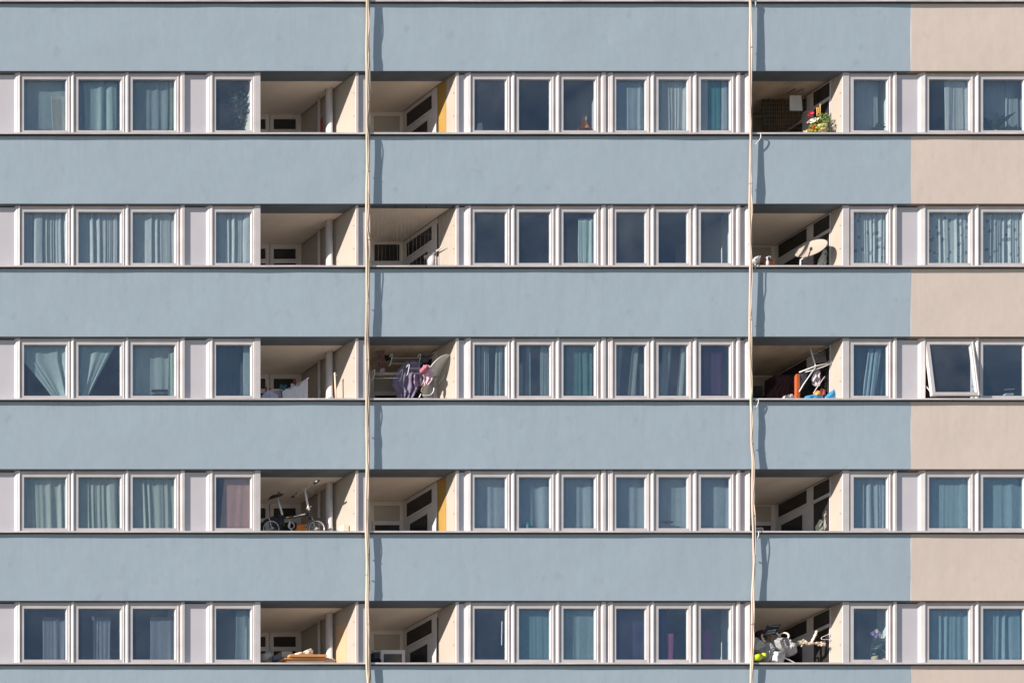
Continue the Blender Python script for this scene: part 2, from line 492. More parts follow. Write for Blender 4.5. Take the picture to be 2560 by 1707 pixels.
# body below and above what the photograph shows
bb = MB(); bb.box(FX(XL), FX(XR), 0.02, 12, -35.9, FZ(SILL[6] + 176)); part('lower_storeys', bb, 'blue', B)
bb = MB(); bb.box(FX(XL), FX(XR), 6.4, 12, FZ(SILL[6] + 176), FZ(HEAD[0] - 172)); part('core', bb, 'concrete', B)
bb = MB(); bb.box(FX(XL), FX(XR), 0.0, 12, FZ(HEAD[0] - 173), FZ(HEAD[0] - 195)); part('roof_slab', bb, 'concrete', B)
for xx in (FX(XL) - 0.2, FX(XR)):
    bb = MB(); bb.box(xx, xx + 0.2, 0.0, 12, -35.9, FZ(HEAD[0] - 173)); part('end_wall', bb, 'blue' if xx < 0 else 'beige', B)

# floor slabs, soffits and ceilings
for i in range(len(SILL)):
    zc = FZ(HEAD[i])
    s = MB(); s.box(FX(XL), FX(XR), 0.165, 6.4, zc + 0.02, zc + 0.22); part('floor_slab', s, 'concrete', B)
    # soffit strips under the parapet: bluish over blue, brownish over beige
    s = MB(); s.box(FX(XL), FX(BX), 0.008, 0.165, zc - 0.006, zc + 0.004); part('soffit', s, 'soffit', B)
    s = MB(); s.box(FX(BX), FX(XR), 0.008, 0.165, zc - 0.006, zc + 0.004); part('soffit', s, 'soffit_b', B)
    for k, (a, b, dd) in enumerate(LOG):
        light = (i == 2 and k == 1)
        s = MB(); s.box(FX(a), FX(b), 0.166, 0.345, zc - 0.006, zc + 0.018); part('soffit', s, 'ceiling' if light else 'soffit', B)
        cm = 'stainceil' if (i, k) in ((1, 2), (3, 2), (3, 1)) else 'ceiling'
        s = MB(); s.box(FX(a), FX(b), 0.346, dd + 0.1, zc - 0.004, zc + 0.018); part('ceiling', s, cm, B)
        s = MB(); s.box(FX(a), FX(b), 0.165, dd + 0.1, zc + 0.221, zc + 0.24); part('loggia_floor', s, 'concrete', B)

# ---- windows: one mesh per column, shared by the rows (origin at the sill line)
Z_SILL, Z_TOP = 0.006, 1.312        # from the sill line up to the soffit
PB, PT = 14.0 / PXM, 142.0 / PXM    # pane bottom and top above the sill line
FT = 150.0 / PXM                    # top of the sash
d_case, d_sash, d_pane, d_frame, d_panel = 0.040, 0.062, 0.090, 0.074, 0.092

def frame_mesh(p0, p1, f0, f1, sash=True):
    """fixed frame round a pane seen between p0 and p1 px, frame from f0 to f1 px, with its glazed sash"""
    x0, x1 = UX(p0, d_pane), UX(p1, d_pane)
    a, b = UX(f0, d_frame), UX(f1, d_frame)
    mb = MB()
    s0, s1 = UX(p0 - 5.6, d_sash), UX(p1 + 10.4, d_sash)
    # outer frame ring, set back
    mb.box(a, s0, d_frame, 0.122, Z_SILL, Z_TOP); mb.box(s1, b, d_frame, 0.122, Z_SILL, Z_TOP)
    mb.box(s0, s1, d_frame, 0.122, FT, Z_TOP); mb.box(s0, s1, d_frame, 0.122, Z_SILL, 0.045)
    # head rail, a little proud
    mb.box(a, b, 0.058, d_frame - 0.002, FT + 0.045, Z_TOP - 0.02)
    return mb, (x0, x1, s0, s1)
def sash_mesh(x0, x1, s0, s1):
    mb = MB()
    zb, zt = 0.047, FT - 0.004
    t = 0.018
    # outer step and inner step
    for (ya, yb, q0, q1, qb, qt) in ((d_sash, 0.112, s0 + 0.004, s1 - 0.004, zb, zt),):
        mb.box(q0, x0, ya, yb, qb, qt); mb.box(x1, q1, ya, yb, qb, qt)
        mb.box(x0, x1, ya, yb, qb, PB); mb.box(x0, x1, ya, yb, PT, qt)
    # raised outer lip
    mb.box(s1 - 0.030, s1 - 0.012, d_sash - 0.008, d_sash, zb, zt)
    return mb
def pane_mesh(x0, x1):
    return MB().box(x0, x1, d_pane, d_pane + 0.010, PB, PT)

WIN = {  # column: pane left/right, frame left/right (photograph px)
    'L1': (57.6, 165.0, 47, 177), 'L2': (193.5, 301.2, 183, 312), 'L3': (329.3, 437.2, 319, 450),
    'L4': (537.4, 626.8, 527, 641),
    'M1': (1183.3, 1264.2, 1173, 1278), 'M2': (1294.5, 1374.8, 1284, 1389), 'M3': (1405.7, 1486.5, 1396, 1500),
    'M4': (1537.5, 1612.8, 1528, 1626), 'M5': (1643.3, 1717.8, 1633, 1732), 'M6': (1749.2, 1824.2, 1739, 1838),
    'R0': (2131.0, 2217.0, 2121, 2230), 'R1': (2319.5, 2422.5, 2309, 2438), 'R2': (2454.5, 2557.5, 2444, 2573),
    'R3': (2589.5, 2692.5, 2579, 2708), 'R4': (2850.0, 2953.0, 2840, 2968),
    'F1': (-240.0, -132.0, -251, -120), 'F2': (-376.0, -268.0, -387, -256)}
win_frame, win_sash, win_pane, win_vent = {}, {}, {}, {}
for k, (p0, p1, f0, f1) in WIN.items():
    fm, dims = frame_mesh(p0, p1, f0, f1)
    win_frame[k] = fm.mesh('window_frame', 'pvc')
    win_sash[k] = sash_mesh(*dims).mesh('sash', 'pvc')
    win_pane[k] = pane_mesh(dims[0], dims[1]).mesh('pane', 'glass')
    if (f1 - f0) > 90:
        xm = (dims[0] + dims[1]) / 2; vb = MB(); vb.box(xm - 0.19, xm + 0.19, 0.050, 0.057, FT + 0.070, FT + 0.088); win_vent[k] = vb.mesh('trickle_vent', 'groove')
    WIN[k] = (p0, p1, f0, f1, dims)

def casing(pl, pr, kind='mid'):
    """vertical cover profile between px pl and pr; chamfered sides catch the low sun"""
    a, b = UX(pl, d_panel), UX(pr, d_panel)
    if kind == 'mid':     # slim rounded mullion cap
        a, b = UX(pl, d_frame), UX(pr, d_frame)
        w_ = b - a
        prof = [(a, d_frame), (a + w_ * 0.18, 0.050), (a + w_ * 0.40, 0.042), (a + w_ * 0.75, 0.042), (b, 0.056), (b, d_frame)]
    elif kind == 'start': # splayed stepped casing at the left of a window group
        w_ = b - a
        prof = [(a, 0.115), (a + 0.003, 0.084), (a + w_ * 0.36, 0.054), (a + w_ * 0.42, 0.060), (a + w_ * 0.62, 0.050), (b - 0.012, 0.042), (b, 0.066), (b, 0.115)]
    else:                 # end casing
        w_ = b - a
        prof = [(a, 0.115), (a, 0.052), (a + w_ * 0.3, 0.042), (b - 0.006, 0.042), (b, 0.052), (b, 0.115)]
    return MB().prism(prof, Z_SILL, Z_TOP)
CAS = [('start', 36, 47), ('mid', 176.6, 184), ('mid', 312.4, 320), ('end', 448.5, 458), ('start', 515.4, 528),
       ('start', 1161.5, 1173), ('mid', 1277.6, 1285), ('mid', 1389.2, 1397), ('end', 1500, 1510), ('start', 1514.5, 1528),
       ('mid', 1626, 1634), ('mid', 1732, 1740), ('end', 1838, 1846), ('start', 1861, 1871),
       ('end', 2229.5, 2237), ('start', 2294.5, 2309), ('mid', 2437.6, 2445), ('mid', 2572.5, 2580), ('end', 2708, 2718), ('start', 2828, 2840), ('end', 2968, 2978),
       ('end', -120, -110), ('mid', -256, -250), ('start', -398, -387)]
cas_me = [casing(a, b, k).mesh('mullion', 'pvc') for k, a, b in CAS]
PAN = [(-112, 40), (456, 518), (897, 922), (1147, 1164), (1845, 1872), (2236, 2297), (2716, 2832), (2976, 3300), (-740, -396), (1509, 1516)]
def panel_mesh(a, b):
    mb = MB(); mb.box(UX(a, d_panel), UX(b, d_panel), d_panel, 0.15, Z_SILL, Z_TOP - 0.02)
    return mb
pan_me = [panel_mesh(a, b).mesh('infill_panel', 'panel') for a, b in PAN]
# flat posts at the loggia edges
POST = [(637.5, 651.0), (890.0, 896.2), (1140.8, 1147.2), (2107.5, 2123.0)]
def post_mesh(a, b):
    mb = MB(); x0, x1 = UX(a, 0.05), UX(b, 0.05)
    mb.box(x0, x1, 0.05, 0.16 if a < 700 else 0.074, Z_SILL, Z_TOP)
    return mb
post_me = [post_mesh(a, b).mesh('loggia_post', 'pvc') for a, b in POST]

OPEN = {(3, 'R1')}
sash_objs = {}
for i in range(len(SILL)):
    zz = FZ(SILL[i])
    for k in WIN:
        fo = put('window', win_frame[k], B, (0, 0, zz))
        if k in win_vent and k in ('L1', 'L3', 'M1', 'M3', 'M4', 'M6', 'R1'): put('trickle_vent', win_vent[k], fo, (0, 0, zz))
        if (i, k) in OPEN: continue
        sh = put('sash', win_sash[k], fo, (0, 0, zz)); put('pane', win_pane[k], fo, (0, 0, zz))
        sash_objs[(i, k)] = sh
    for me in cas_me: put('mullion', me, B, (0, 0, zz))
    for me in pan_me: put('infill_panel', me, B, (0, 0, zz))
    for me in post_me: put('loggia_post', me, B, (0, 0, zz))

# the sash that is tilted out at the bottom (third row, right)
p0, p1, f0, f1, dims = WIN['R1']
hz = FZ(SILL[3]) + FT - 0.01
for nm, me in (('sash', win_sash['R1']), ('pane', win_pane['R1'])):
    me2 = me.copy()
    bm = bmesh.new(); bm.from_mesh(me2)
    for v in bm.verts: v.co.z -= (FT - 0.01); v.co.y -= d_sash
    bm.to_mesh(me2); bm.free()
    o = bpy.data.objects.new(nm, me2); C.objects.link(o); o.parent = B
    o.location = Vector((0, d_sash - 0.004, hz)) - wloc(B); o.rotation_euler = (R(-6.8), 0, 0)
    if nm == 'sash':
        o['label'] = 'white sash tilted out at the bottom'; so_ = o
    else:
        o.parent = so_; o.location = (0, 0, 0); o.rotation_euler = (0, 0, 0)
st = MB()
zb3 = FZ(SILL[3])
for xx in (dims[2] + 0.02, dims[3] - 0.03):
    st.tube([(xx, 0.085, zb3 + 0.35), (xx, -0.04, zb3 + 0.12)], 0.008, 6)
part('stay_arm', st, 'chrome', B)

# ---- rooms behind the windows
parts_x = [-760, -560, -100, 489, 0, 1512, 2268, 2774, 3300]
for i in range(1, 7) if False else range(len(SILL)):
    zt_, zb_ = FZ(HEAD[i]) + 0.02, (FZ(HEAD[i + 1]) + 0.22 if i + 1 < len(SILL) else FZ(SILL[i] + 172))
    dk = 'room_d' if i in (1, 2, 3, 5) else 'room_d'
    s = MB(); s.box(FX(XL), FX(XR), 4.6, 4.8, zb_, zt_); part('room_back_wall', s, dk, B)
    for (a, b) in ((-106, -94), (484, 496), (1506, 1516), (2262, 2274), (2768, 2780)):
        s = MB(); s.box(FX(a) + 0.05, FX(b) + 0.05, 0.165, 4.6, zb_, zt_); part('room_partition', s, 'room', B)
    s = MB(); s.box(FX(XL), FX(XR), 4.0, 4.6, zt_ - 0.02, zt_); part('room_ceiling', s, 'room', B)

# solid piers behind the panels between the window groups: their white reveals show through the panes
M['reveal'] = simple('white window reveal paint', (0.70, 0.74, 0.70), 0.8, var=0.03, scale=2)
for i in range(len(SILL)):
    zt_, zb_ = FZ(HEAD[i]) + 0.015, (FZ(HEAD[i + 1]) + 0.22 if i + 1 < len(SILL) else FZ(SILL[i] + 172))
    for (a, b) in ((449, 526), (641, 645), (1500, 1527), (1839, 1864), (2230.5, 2308), (2708, 2838), (-118, 45)):
        s = MB(); s.box(UX(a, 0.123), UX(b, 0.123), 0.152, 0.46, zb_, zt_); part('wall_pier', s, 'reveal', B)
# ---- loggias
f_of = lambda x, x0: (x0 - x) / (x0 - VX)
def wall_d(x, x0):
    f = f_of(x, x0); return D0 * f / (1 - f)
def pane_on_side(parent, xw, d0, d1, z0, z1, mat='dglass', name='pane', proud=0.012):
    mb = MB(); mb.box(xw - proud, xw + 0.01, d0, d1, z0, z1); return part(name, mb, mat, parent)
for i in range(len(SILL)):
    zc = FZ(HEAD[i]); zs = FZ(SILL[i])
    zf = (FZ(HEAD[i + 1]) + 0.24) if i + 1 < len(SILL) else FZ(SILL[i] + 170)
    for k, (a, b, dd) in enumerate(LOG):
        xa, xb = FX(a), UX(b, 0.05) + 0.003
        # back wall, left wall, right wall
        s = MB(); s.box(xa - 0.1, xb + 0.1, dd, dd + 0.14, zf - 0.02, zc + 0.018); part('loggia_back_wall', s, 'inner', B)
        s = MB(); s.box(xa - 0.10, xa, 0.161, dd, zf - 0.02, zc + 0.015); part('loggia_side_wall', s, 'inner', B)
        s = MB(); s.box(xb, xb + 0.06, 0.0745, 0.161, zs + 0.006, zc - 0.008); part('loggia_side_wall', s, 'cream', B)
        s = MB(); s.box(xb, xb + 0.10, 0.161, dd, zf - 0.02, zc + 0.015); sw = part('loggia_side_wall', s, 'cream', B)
        # cover strip with two screws at the front of the right wall
        s = MB(); s.box(xb - 0.004, xb, 0.085, 0.118, zs + 0.01, zc - 0.01); cs = part('cover_strip', s, 'cream', B)
        for zz in (zs + 0.92, zs + 0.44):
            s = MB(); s.lathe((xb - 0.004, 0.105, zz), [(0.013, 0), (0.011, 0.004), (0.0001, 0.006)], 8, (-1, 0, 0)); part('screw', s, 'screw', cs)
        if k == 0:
            # pair of windows on the back wall
            for (x0p, x1p, nm) in ((628, 661.5, 'w'), (681.5, 737.5, 'w')):
                p = U(x0p, 0, dd); q = U(x1p, 0, dd)
                zt_, zb_ = zs + 147.0 / PXM, zs + 121.0 / PXM
                fx0, fx1 = p.x - 0.07, q.x + 0.07
                f = MB()
                f.box(fx0, p.x, dd - 0.03, dd, zb_ - 0.5, zt_ + 0.09); f.box(q.x, fx1, dd - 0.03, dd, zb_ - 0.5, zt_ + 0.09)
                f.box(p.x, q.x, dd - 0.03, dd, zt_, zt_ + 0.09); f.box(p.x, q.x, dd - 0.03, dd, zb_ - 0.09, zb_)
                fo = part('back_window', f, 'pvc', B)
                g_ = MB(); g_.box(p.x, q.x, dd - 0.016, dd - 0.008, zb_, zt_); part('pane', g_, 'dglass', fo)
                g_ = MB(); g_.box(p.x, q.x, dd - 0.016, dd - 0.008, zb_ - 0.5, zb_ - 0.09); part('pane', g_, 'dglass', fo)
            # two vertical drainpipes by the right wall
            for (x_l, x_r, dp, m_) in ((794.0, 801.2, 0.93, 'pvc'), (813.8, 831.8, 0.60, 'pvc')):
                pl, pr = U(x_l, 0, dp), U(x_r, 0, dp)
                r_ = (pr.x - pl.x) / 2 / 1.25
                s = MB(); s.tube([((pl.x + pr.x) / 2, dp, zf), ((pl.x + pr.x) / 2, dp, zc)], r_, 16); po = part('drainpipe', s, m_, B, smooth=True)
                s = MB(); s.tube([((pl.x + pr.x) / 2, dp, zs + 0.32), ((pl.x + pr.x) / 2, dp, zs + 0.36)], r_ + 0.008, 16); part('pipe_collar', s, 'pvc', po, smooth=True)
        else:
            x0 = b
            if k == 1:
                wl = [(wall_d(1077.5, 1141), wall_d(1014, 1141), 147 / PXM, 112 / PXM, wall_d(1066.6, 1141), wall_d(1022, 1141), 90.5 / PXM)]
                fr = (wall_d(1089, 1141), wall_d(1005.5, 1141))
            else:
                wl = [(wall_d(2071.8, 2108.6), wall_d(2030.6, 2108.6), 154.6 / PXM, 119 / PXM, wall_d(2071, 2108.6), wall_d(2031, 2108.6), 110.4 / PXM),
                      (wall_d(2014.7, 2108.6), wall_d(1943, 2108.6), 155 / PXM, 121.5 / PXM, wall_d(2003.8, 2108.6), wall_d(1950, 2108.6), 98.6 / PXM)]
                fr = (wall_d(2073, 2108.6), wall_d(1934, 2108.6))
            # white joinery: posts, rails; glass in between
            s = MB(); t0 = xb - 0.02
            edges = [fr[0]]
            for q in wl: edges += [q[0], q[1]]
            edges += [fr[1]]
            for j in range(0, len(edges), 2):
                if edges[j + 1] - edges[j] > 0.005: s.box(t0, xb - 0.001, edges[j], edges[j + 1], zf, zc - 0.006)
            for j, q in enumerate(wl):
                s.box(t0, xb - 0.001, q[0], q[1], zs + q[2], zc - 0.006)
                s.box(t0, xb - 0.001, q[0], q[1], zs + q[6], zs + q[3])
                s.box(t0 - 0.014, t0, q[0] - 0.02, q[1] + 0.02, zs + q[3] - 0.055, zs + q[3] - 0.035)
                if q[4] > q[0]: s.box(t0, xb - 0.001, q[0], q[4], zf, zs + q[6]); s.box(t0, xb - 0.001, q[5], q[1], zf, zs + q[6])
            jo = part('glazed_door', s, 'pvc', B)
            for q in wl:
                g_ = MB(); g_.box(xb - 0.012, xb - 0.006, q[0], q[1], zs + q[3], zs + q[2]); part('pane', g_, 'dglass', jo)
                g_ = MB(); g_.box(xb - 0.012, xb - 0.006, max(q[0], q[4]), min(q[1], q[5]), zf + 0.1, zs + q[6]); part('pane', g_, 'dglass', jo)
            # back wall: boxed panel over a window
            pa, pb = (U(935.5, 0, dd).x, U(997.3, 0, dd).x) if k == 1 else (U(1868, 0, dd).x, U(1925.5, 0, dd).x)
            zp1, zp0 = zs + 145.5 / PXM, zs + 109 / PXM
            if k == 2: zp1, zp0 = zs + 152 / PXM, zs + 116 / PXM
            s = MB()
            s.box(pa - 0.05, pb + 0.05, dd - 0.02, dd, zp0 - 0.10, zp0 - 0.01)
            s.box(pa - 0.05, pa, dd - 0.02, dd, zs - 0.4, zp0 - 0.10); s.box(pb, pb + 0.05, dd - 0.02, dd, zs - 0.4, zp0 - 0.10)
            wo = part('back_window', s, 'pvc', B)
            if (i, k) == (2, 1):
                g_ = MB(); g_.box(pa, pb, dd - 0.012, dd - 0.006, zp0, zp1 + 0.04); part('pane', g_, 'dglass', wo)
            else:
                g_ = MB(); g_.box(pa, pb, dd - 0.012, dd - 0.002, zp0, zp1); bevel(part('transom_panel', g_, 'cream', wo), 0.004)
                g_ = MB(); t_ = 0.010
                g_.box(pa - t_, pb + t_, dd - 0.006, dd - 0.001, zp1, zp1 + t_); g_.box(pa - t_, pb + t_, dd - 0.006, dd - 0.001, zp0 - t_, zp0)
                g_.box(pb, pb + t_, dd - 0.006, dd - 0.001, zp0, zp1); part('panel_joint', g_, 'groove', wo)
            g_ = MB(); g_.box(pa, pb, dd - 0.012, dd - 0.006, zs - 0.4, zp0 - 0.10); part('pane', g_, 'dglass', wo)
            if k == 1 and i in (1, 4):
                s = MB(); s.box(xb - 0.008, xb - 0.001, wall_d(1111.5, 1141), wall_d(1090.5, 1141), zf, zc - 0.008); part('painted_wall_strip', s, 'yellow', B, label='yellow painted strip of the loggia side wall')
                d1 = wall_d(1091, 1141)
                s = MB(); s.box(xb - 0.05, xb - 0.022, d1 + 0.005, d1 + 0.03, zf, zs + 0.27); part('edge_board', s, 'yellow', B)
            if k == 1 and i in (2, 5):
                d1, d2 = wall_d(1092.0, 1141), wall_d(1089.2, 1141)
                s = MB(); s.box(xb - 0.006, xb - 0.001, d1, d2, zf, zc - 0.12); part('narrow_window', s, 'dglass', B)
        if (i, k) == (5, 0):
            s = MB(); s.box(xb - 0.006, xb - 0.001, wall_d(861, 890), wall_d(834, 890), zf, zc - 0.3); part('painted_wall_strip', s, 'peach', B, label='peach painted part of the loggia side wall')
        if (i, k) == (3, 1):
            s = MB(); s.box(xa, xa + 0.30, dd - 0.03, dd - 0.021, zf, zs + 0.62); part('painted_wall_strip', s, 'olive', B, label='olive yellow strip of the loggia back wall')
#@@DETAIL@@
# ================================================================== cables
def rope_pts(px_path, y, wob, seed, z0=-1.6, z1=None):
    """a hanging line through photograph points (px, py) at distance y before the wall"""
    pts = []
    for k in range(len(px_path) - 1):
        (xa, ya), (xb, yb) = px_path[k], px_path[k + 1]
        n = max(2, int(abs(yb - ya) / 14))
        for j in range(n):
            t_ = j / n
            t2 = t_ * t_ * (3 - 2 * t_)
            px, py = xa + (xb - xa) * t2, ya + (yb - ya) * t_
            p = U(px, py, y)
            p.x += mnoise.noise(Vector((p.z * 1.3, seed, 0))) * wob
            p.y += mnoise.noise(Vector((p.z * 1.1, seed + 9, 4))) * wob * 0.8
            p.y = min(p.y, -0.072)
            pts.append(p)
    pts.append(U(px_path[-1][0], px_path[-1][1], y))
    return pts
def cable_bundle(label, path, offs, mats, seed, ties):
    base = U(path[-1][0], path[-1][1], -0.07)
    t = thing('cable_bundle', label, 'cable', base, 'cable bundles hanging down the facade')
    for j, (ox, oy, r_) in enumerate(offs):
        pts = [p + Vector((ox + 0.006 * math.sin(p.z * 2.1 + j * 2.1), oy + 0.005 * math.cos(p.z * 2.1 + j * 2.1), 0)) for p in rope_pts(path, -0.090, 0.012, seed + j * 0.35)]
        for q in pts: q.y = min(q.y, -0.066 - r_)
        mb = MB(); mb.tube(pts, r_, 7); part('strand', mb, mats[j], t, smooth=True)
    mb = MB(); pts = [p + Vector((0.004 + 0.035 * mnoise.noise(Vector((p.z * 1.9, seed, 2))), -0.012 + 0.02 * mnoise.noise(Vector((p.z * 2.3, seed, 7))), 0)) for p in rope_pts(path, -0.100, 0.02, seed + 5)]
    mb.tube(pts, 0.005, 5); part('thin_wire', mb, 'rope', t, smooth=True)
    for (px, py) in ties:
        c = U(px, py, -0.085); mb = MB()
        mb.lathe(c, [(0.030, -0.008), (0.033, -0.004), (0.033, 0.004), (0.030, 0.008)], 10); part('cable_tie', mb, 'tape', t, smooth=True)
    return t
P1 = [(919, -160), (919, 5), (918.5, 120), (919.5, 180), (919, 335), (919, 500), (918.5, 560), (919, 668), (917.5, 830), (918, 1000), (918.5, 1160), (918, 1330), (918.5, 1400), (917.5, 1500), (919, 1590), (920, 1660), (922, 1720), (924, 1990)]
cable_bundle('cream cable bundle hanging down the facade, the thicker left one of the two', P1, [(-0.022, 0.0, 0.0185), (0.012, -0.004, 0.0165), (0.036, 0.004, 0.0145)], ['rope', 'rope2', 'rope'], 3.1,
             [(920, 128), (919.5, 257), (920, 430), (919, 600), (919, 655), (918, 760), (918, 900), (918, 1080), (918.5, 1250), (919.5, 1386), (917, 1437), (918.5, 1560)])
P2 = [(1876, -160), (1876, 5), (1876.5, 170), (1877, 335), (1876, 500), (1876, 668), (1875.5, 760), (1876, 830), (1878.5, 1000), (1879, 1100), (1882.5, 1160), (1882.5, 1250), (1885, 1340), (1885, 1400), (1882, 1500), (1881.5, 1600), (1879, 1700), (1876, 1990)]
cable_bundle('slimmer cream cable bundle hanging down the facade beside the right hand balconies', P2, [(-0.015, 0.0, 0.0165), (0.012, -0.003, 0.0150)], ['rope2', 'rope'], 8.7,
             [(1877, 120), (1876.5, 280), (1876, 460), (1876, 610), (1876, 800), (1879, 930), (1880, 1110), (1883, 1290), (1885, 1390), (1881, 1560)])
def wire(name, label, pts, r_, mat='white', cat='wire', group=None):
    mb = MB(); mb.tube(pts, r_, 6)
    o = part(name, mb, mat, None, smooth=True)
    return tag(o, label, cat, group)
def smooth_path(pp, n=6):
    out = []
    for k in range(len(pp) - 1):
        p0, p1, p2, p3 = pp[max(k - 1, 0)], pp[k], pp[k + 1], pp[min(k + 2, len(pp) - 1)]
        for j in range(n):
            t_ = j / n
            out.append(0.5 * ((2 * p1) + (p2 - p0) * t_ + (2 * p0 - 5 * p1 + 4 * p2 - p3) * t_ * t_ + (3 * p1 - p0 - 3 * p2 + p3) * t_ ** 3))
    out.append(pp[-1]); return out
GW = 'white wire ends curling over the sills beside the right cable'
for row, lab, pp in ((1, 'white wire curling over the sill below the flowering balcony', [(1893, 333), (1900, 334), (1902, 342), (1897, 352), (1889, 360), (1884, 366)]),
                     (3, 'white wire hooked over the sill below the balcony with the orange cupboard', [(1889, 1002), (1894, 997), (1896, 1003), (1893, 1013), (1889, 1020), (1886, 1026)]),
                     (4, 'white wire hooked over the sill below the empty right balcony', [(1891, 1330), (1896, 1328), (1896, 1338), (1892, 1348), (1889, 1356)]),
                     (0, 'white wire hooked over the topmost sill by the right cable', [(1886, 10), (1889, 4), (1889, 12), (1886, 22), (1884, 30)])):
    wire('loose_wire', lab, smooth_path([U(x, y, -0.075) for x, y in pp]), 0.0065, group=GW)
wire('loose_wire', 'grey wire loop hanging off the left cable near its lower end', smooth_path([U(x, y, -0.10) for x, y in ((921, 1440), (924, 1452), (926, 1466), (922, 1478), (919, 1490), (920, 1505))]), 0.005, 'grey')

# ================================================================== curtains and things behind the windows
def curtain(name, label, row, xl, xr, mat, d=0.145, n=10, amp=0.022, top=-150, bot=-3, seed=1, cat='curtain', group=None, lean=0.0, edge=None, nv=10, gather=1.0, thing_=True):
    """cloth hanging behind the glass between px xl and xr.  edge(v) may move both borders (fractions of the width)"""
    rn = random.Random(seed * 131 + row)
    ph = [rn.uniform(0, 6.28) for _ in range(5)]
    wv = [rn.uniform(0.75, 1.35) for _ in range(5)]
    S = SILL[row]
    jit = [rn.uniform(-0.55, 0.55) for _ in range(n + 3)]
    def fold(u):
        t_ = u * n; k = int(t_); f = t_ - k
        a = jit[k] * (1 - f) + jit[min(k + 1, n + 2)] * f
        th = 2 * math.pi * (t_ + a) + ph[0]
        s_ = math.sin(th) * (0.5 + 0.5 * math.sin(u * n * 1.7 * wv[1] + ph[1]))
        return s_ + 0.35 * math.sin(2.3 * th + ph[2]) * math.sin(u * 7 + ph[3])
    def fn(u, v):       # v 0 top .. 1 bottom
        e0, e1 = edge(v) if edge else (0.0, 1.0)
        uu = e0 + (e1 - e0) * u
        px = xl + (xr - xl) * uu
        sway = 0.02 * math.sin(v * 3.1 + u * 9 + ph[4])
        p = U(px, S + top + (bot - top) * v, d)
        squeeze = 1.0 / max(0.25, (e1 - e0)) if edge else 1.0
        p.y = d + amp * fold(u) * (0.75 + 0.35 * v) * min(1.8, squeeze ** 0.5) + 0.01
        p.y = max(0.124, p.y)
        p.x += sway * 0.35 + lean * v
        return p
    mb = MB(); mb.grid(fn, max(24, n * 9), nv)
    o = part(name, mb, mat, None, smooth=True)
    thicken(o, 0.002)
    tag(o, label, cat, group)
    return o
SH = cloth((0.86, 0.89, 0.90), 0.74)          # sheer white
SHG = cloth((0.74, 0.80, 0.74), 0.70)         # greenish sheer
SHB = cloth((0.58, 0.68, 0.76), 0.80)         # bluish sheer
TEAL = cloth((0.38, 0.56, 0.60), 0.92)
LACE = cloth((0.86, 0.90, 0.90), 0.9, True)
G1 = 'sheer net curtains'; G2 = 'plain curtains'
# row 1
curtain('hanging_cloth', 'pale cloth in the lower right corner of the top left window', 1, 128, 178, cloth((0.56, 0.57, 0.52), 1.0), n=2, amp=0.008, top=-95, seed=2, edge=lambda v: (0.12 * v * 0.9, 1), cat='cloth')
curtain('hanging_cloth', 'pale teal sheet draped behind the second window of the top row', 1, 205, 300, cloth((0.50, 0.66, 0.68), 0.97), n=3, amp=0.022, top=-134, seed=5, edge=lambda v: (0.04 + 0.05 * v, 0.95 - 0.02 * v), cat='cloth')
curtain('curtain', 'smoky blue curtain behind the third window of the top row', 1, 330, 424, cloth((0.44, 0.56, 0.60), 0.95), d=0.17, n=3, amp=0.010, seed=7, group=G2)
curtain('curtain', 'pale green cloth strip coloured as the sunlit right edge of the third top row window', 1, 424, 452, cloth((0.52, 0.66, 0.56), 0.95), n=2, amp=0.015, seed=8, group=G2)  # sunlight at the window's right edge put into a pale green cloth
curtain('curtain', 'thin teal pleated curtain in the top row window just right of the wide middle mullion', 1, 1530, 1622, SHB, n=5, amp=0.012, seed=11, group=G1)
curtain('curtain', 'sheer pleats with bright hems in the top row, second window from the right cable', 1, 1630, 1726, SH, n=7, amp=0.020, seed=12, group=G1)
curtain('curtain', 'deep teal curtain beside the right cable in the top row', 1, 1768, 1802, cloth((0.05, 0.36, 0.42), 1.0), n=2, amp=0.010, seed=13, group=G2)
curtain('curtain', 'pale curtain strip left of the deep teal one in the top row', 1, 1742, 1768, SH, n=2, amp=0.016, seed=14, group=G1)
curtain('curtain', 'pale curtain strip right of the deep teal one in the top row', 1, 1804, 1842, SHB, n=2, amp=0.010, seed=15, group=G1)
curtain('curtain', 'thin blue curtain in the narrow top row window beside the flowering balcony', 1, 2128, 2196, SHB, d=0.24, n=4, amp=0.012, seed=16, group=G1)
curtain('curtain', 'grey green curtain bunched at the right of the first top window in the beige part', 1, 2362, 2432, SH, n=4, amp=0.020, seed=17, group=G1)
curtain('curtain', 'pale curtain behind the long leaved plants in the top right window', 1, 2448, 2572, SHB, d=0.26, n=8, amp=0.018, seed=18, group=G1)
curtain('curtain', 'thin smoky grey curtain across the first two windows of the top row', 1, 52, 302, cloth((0.55, 0.68, 0.72), 0.92), d=0.18, n=5, amp=0.008, seed=19, group=G2)
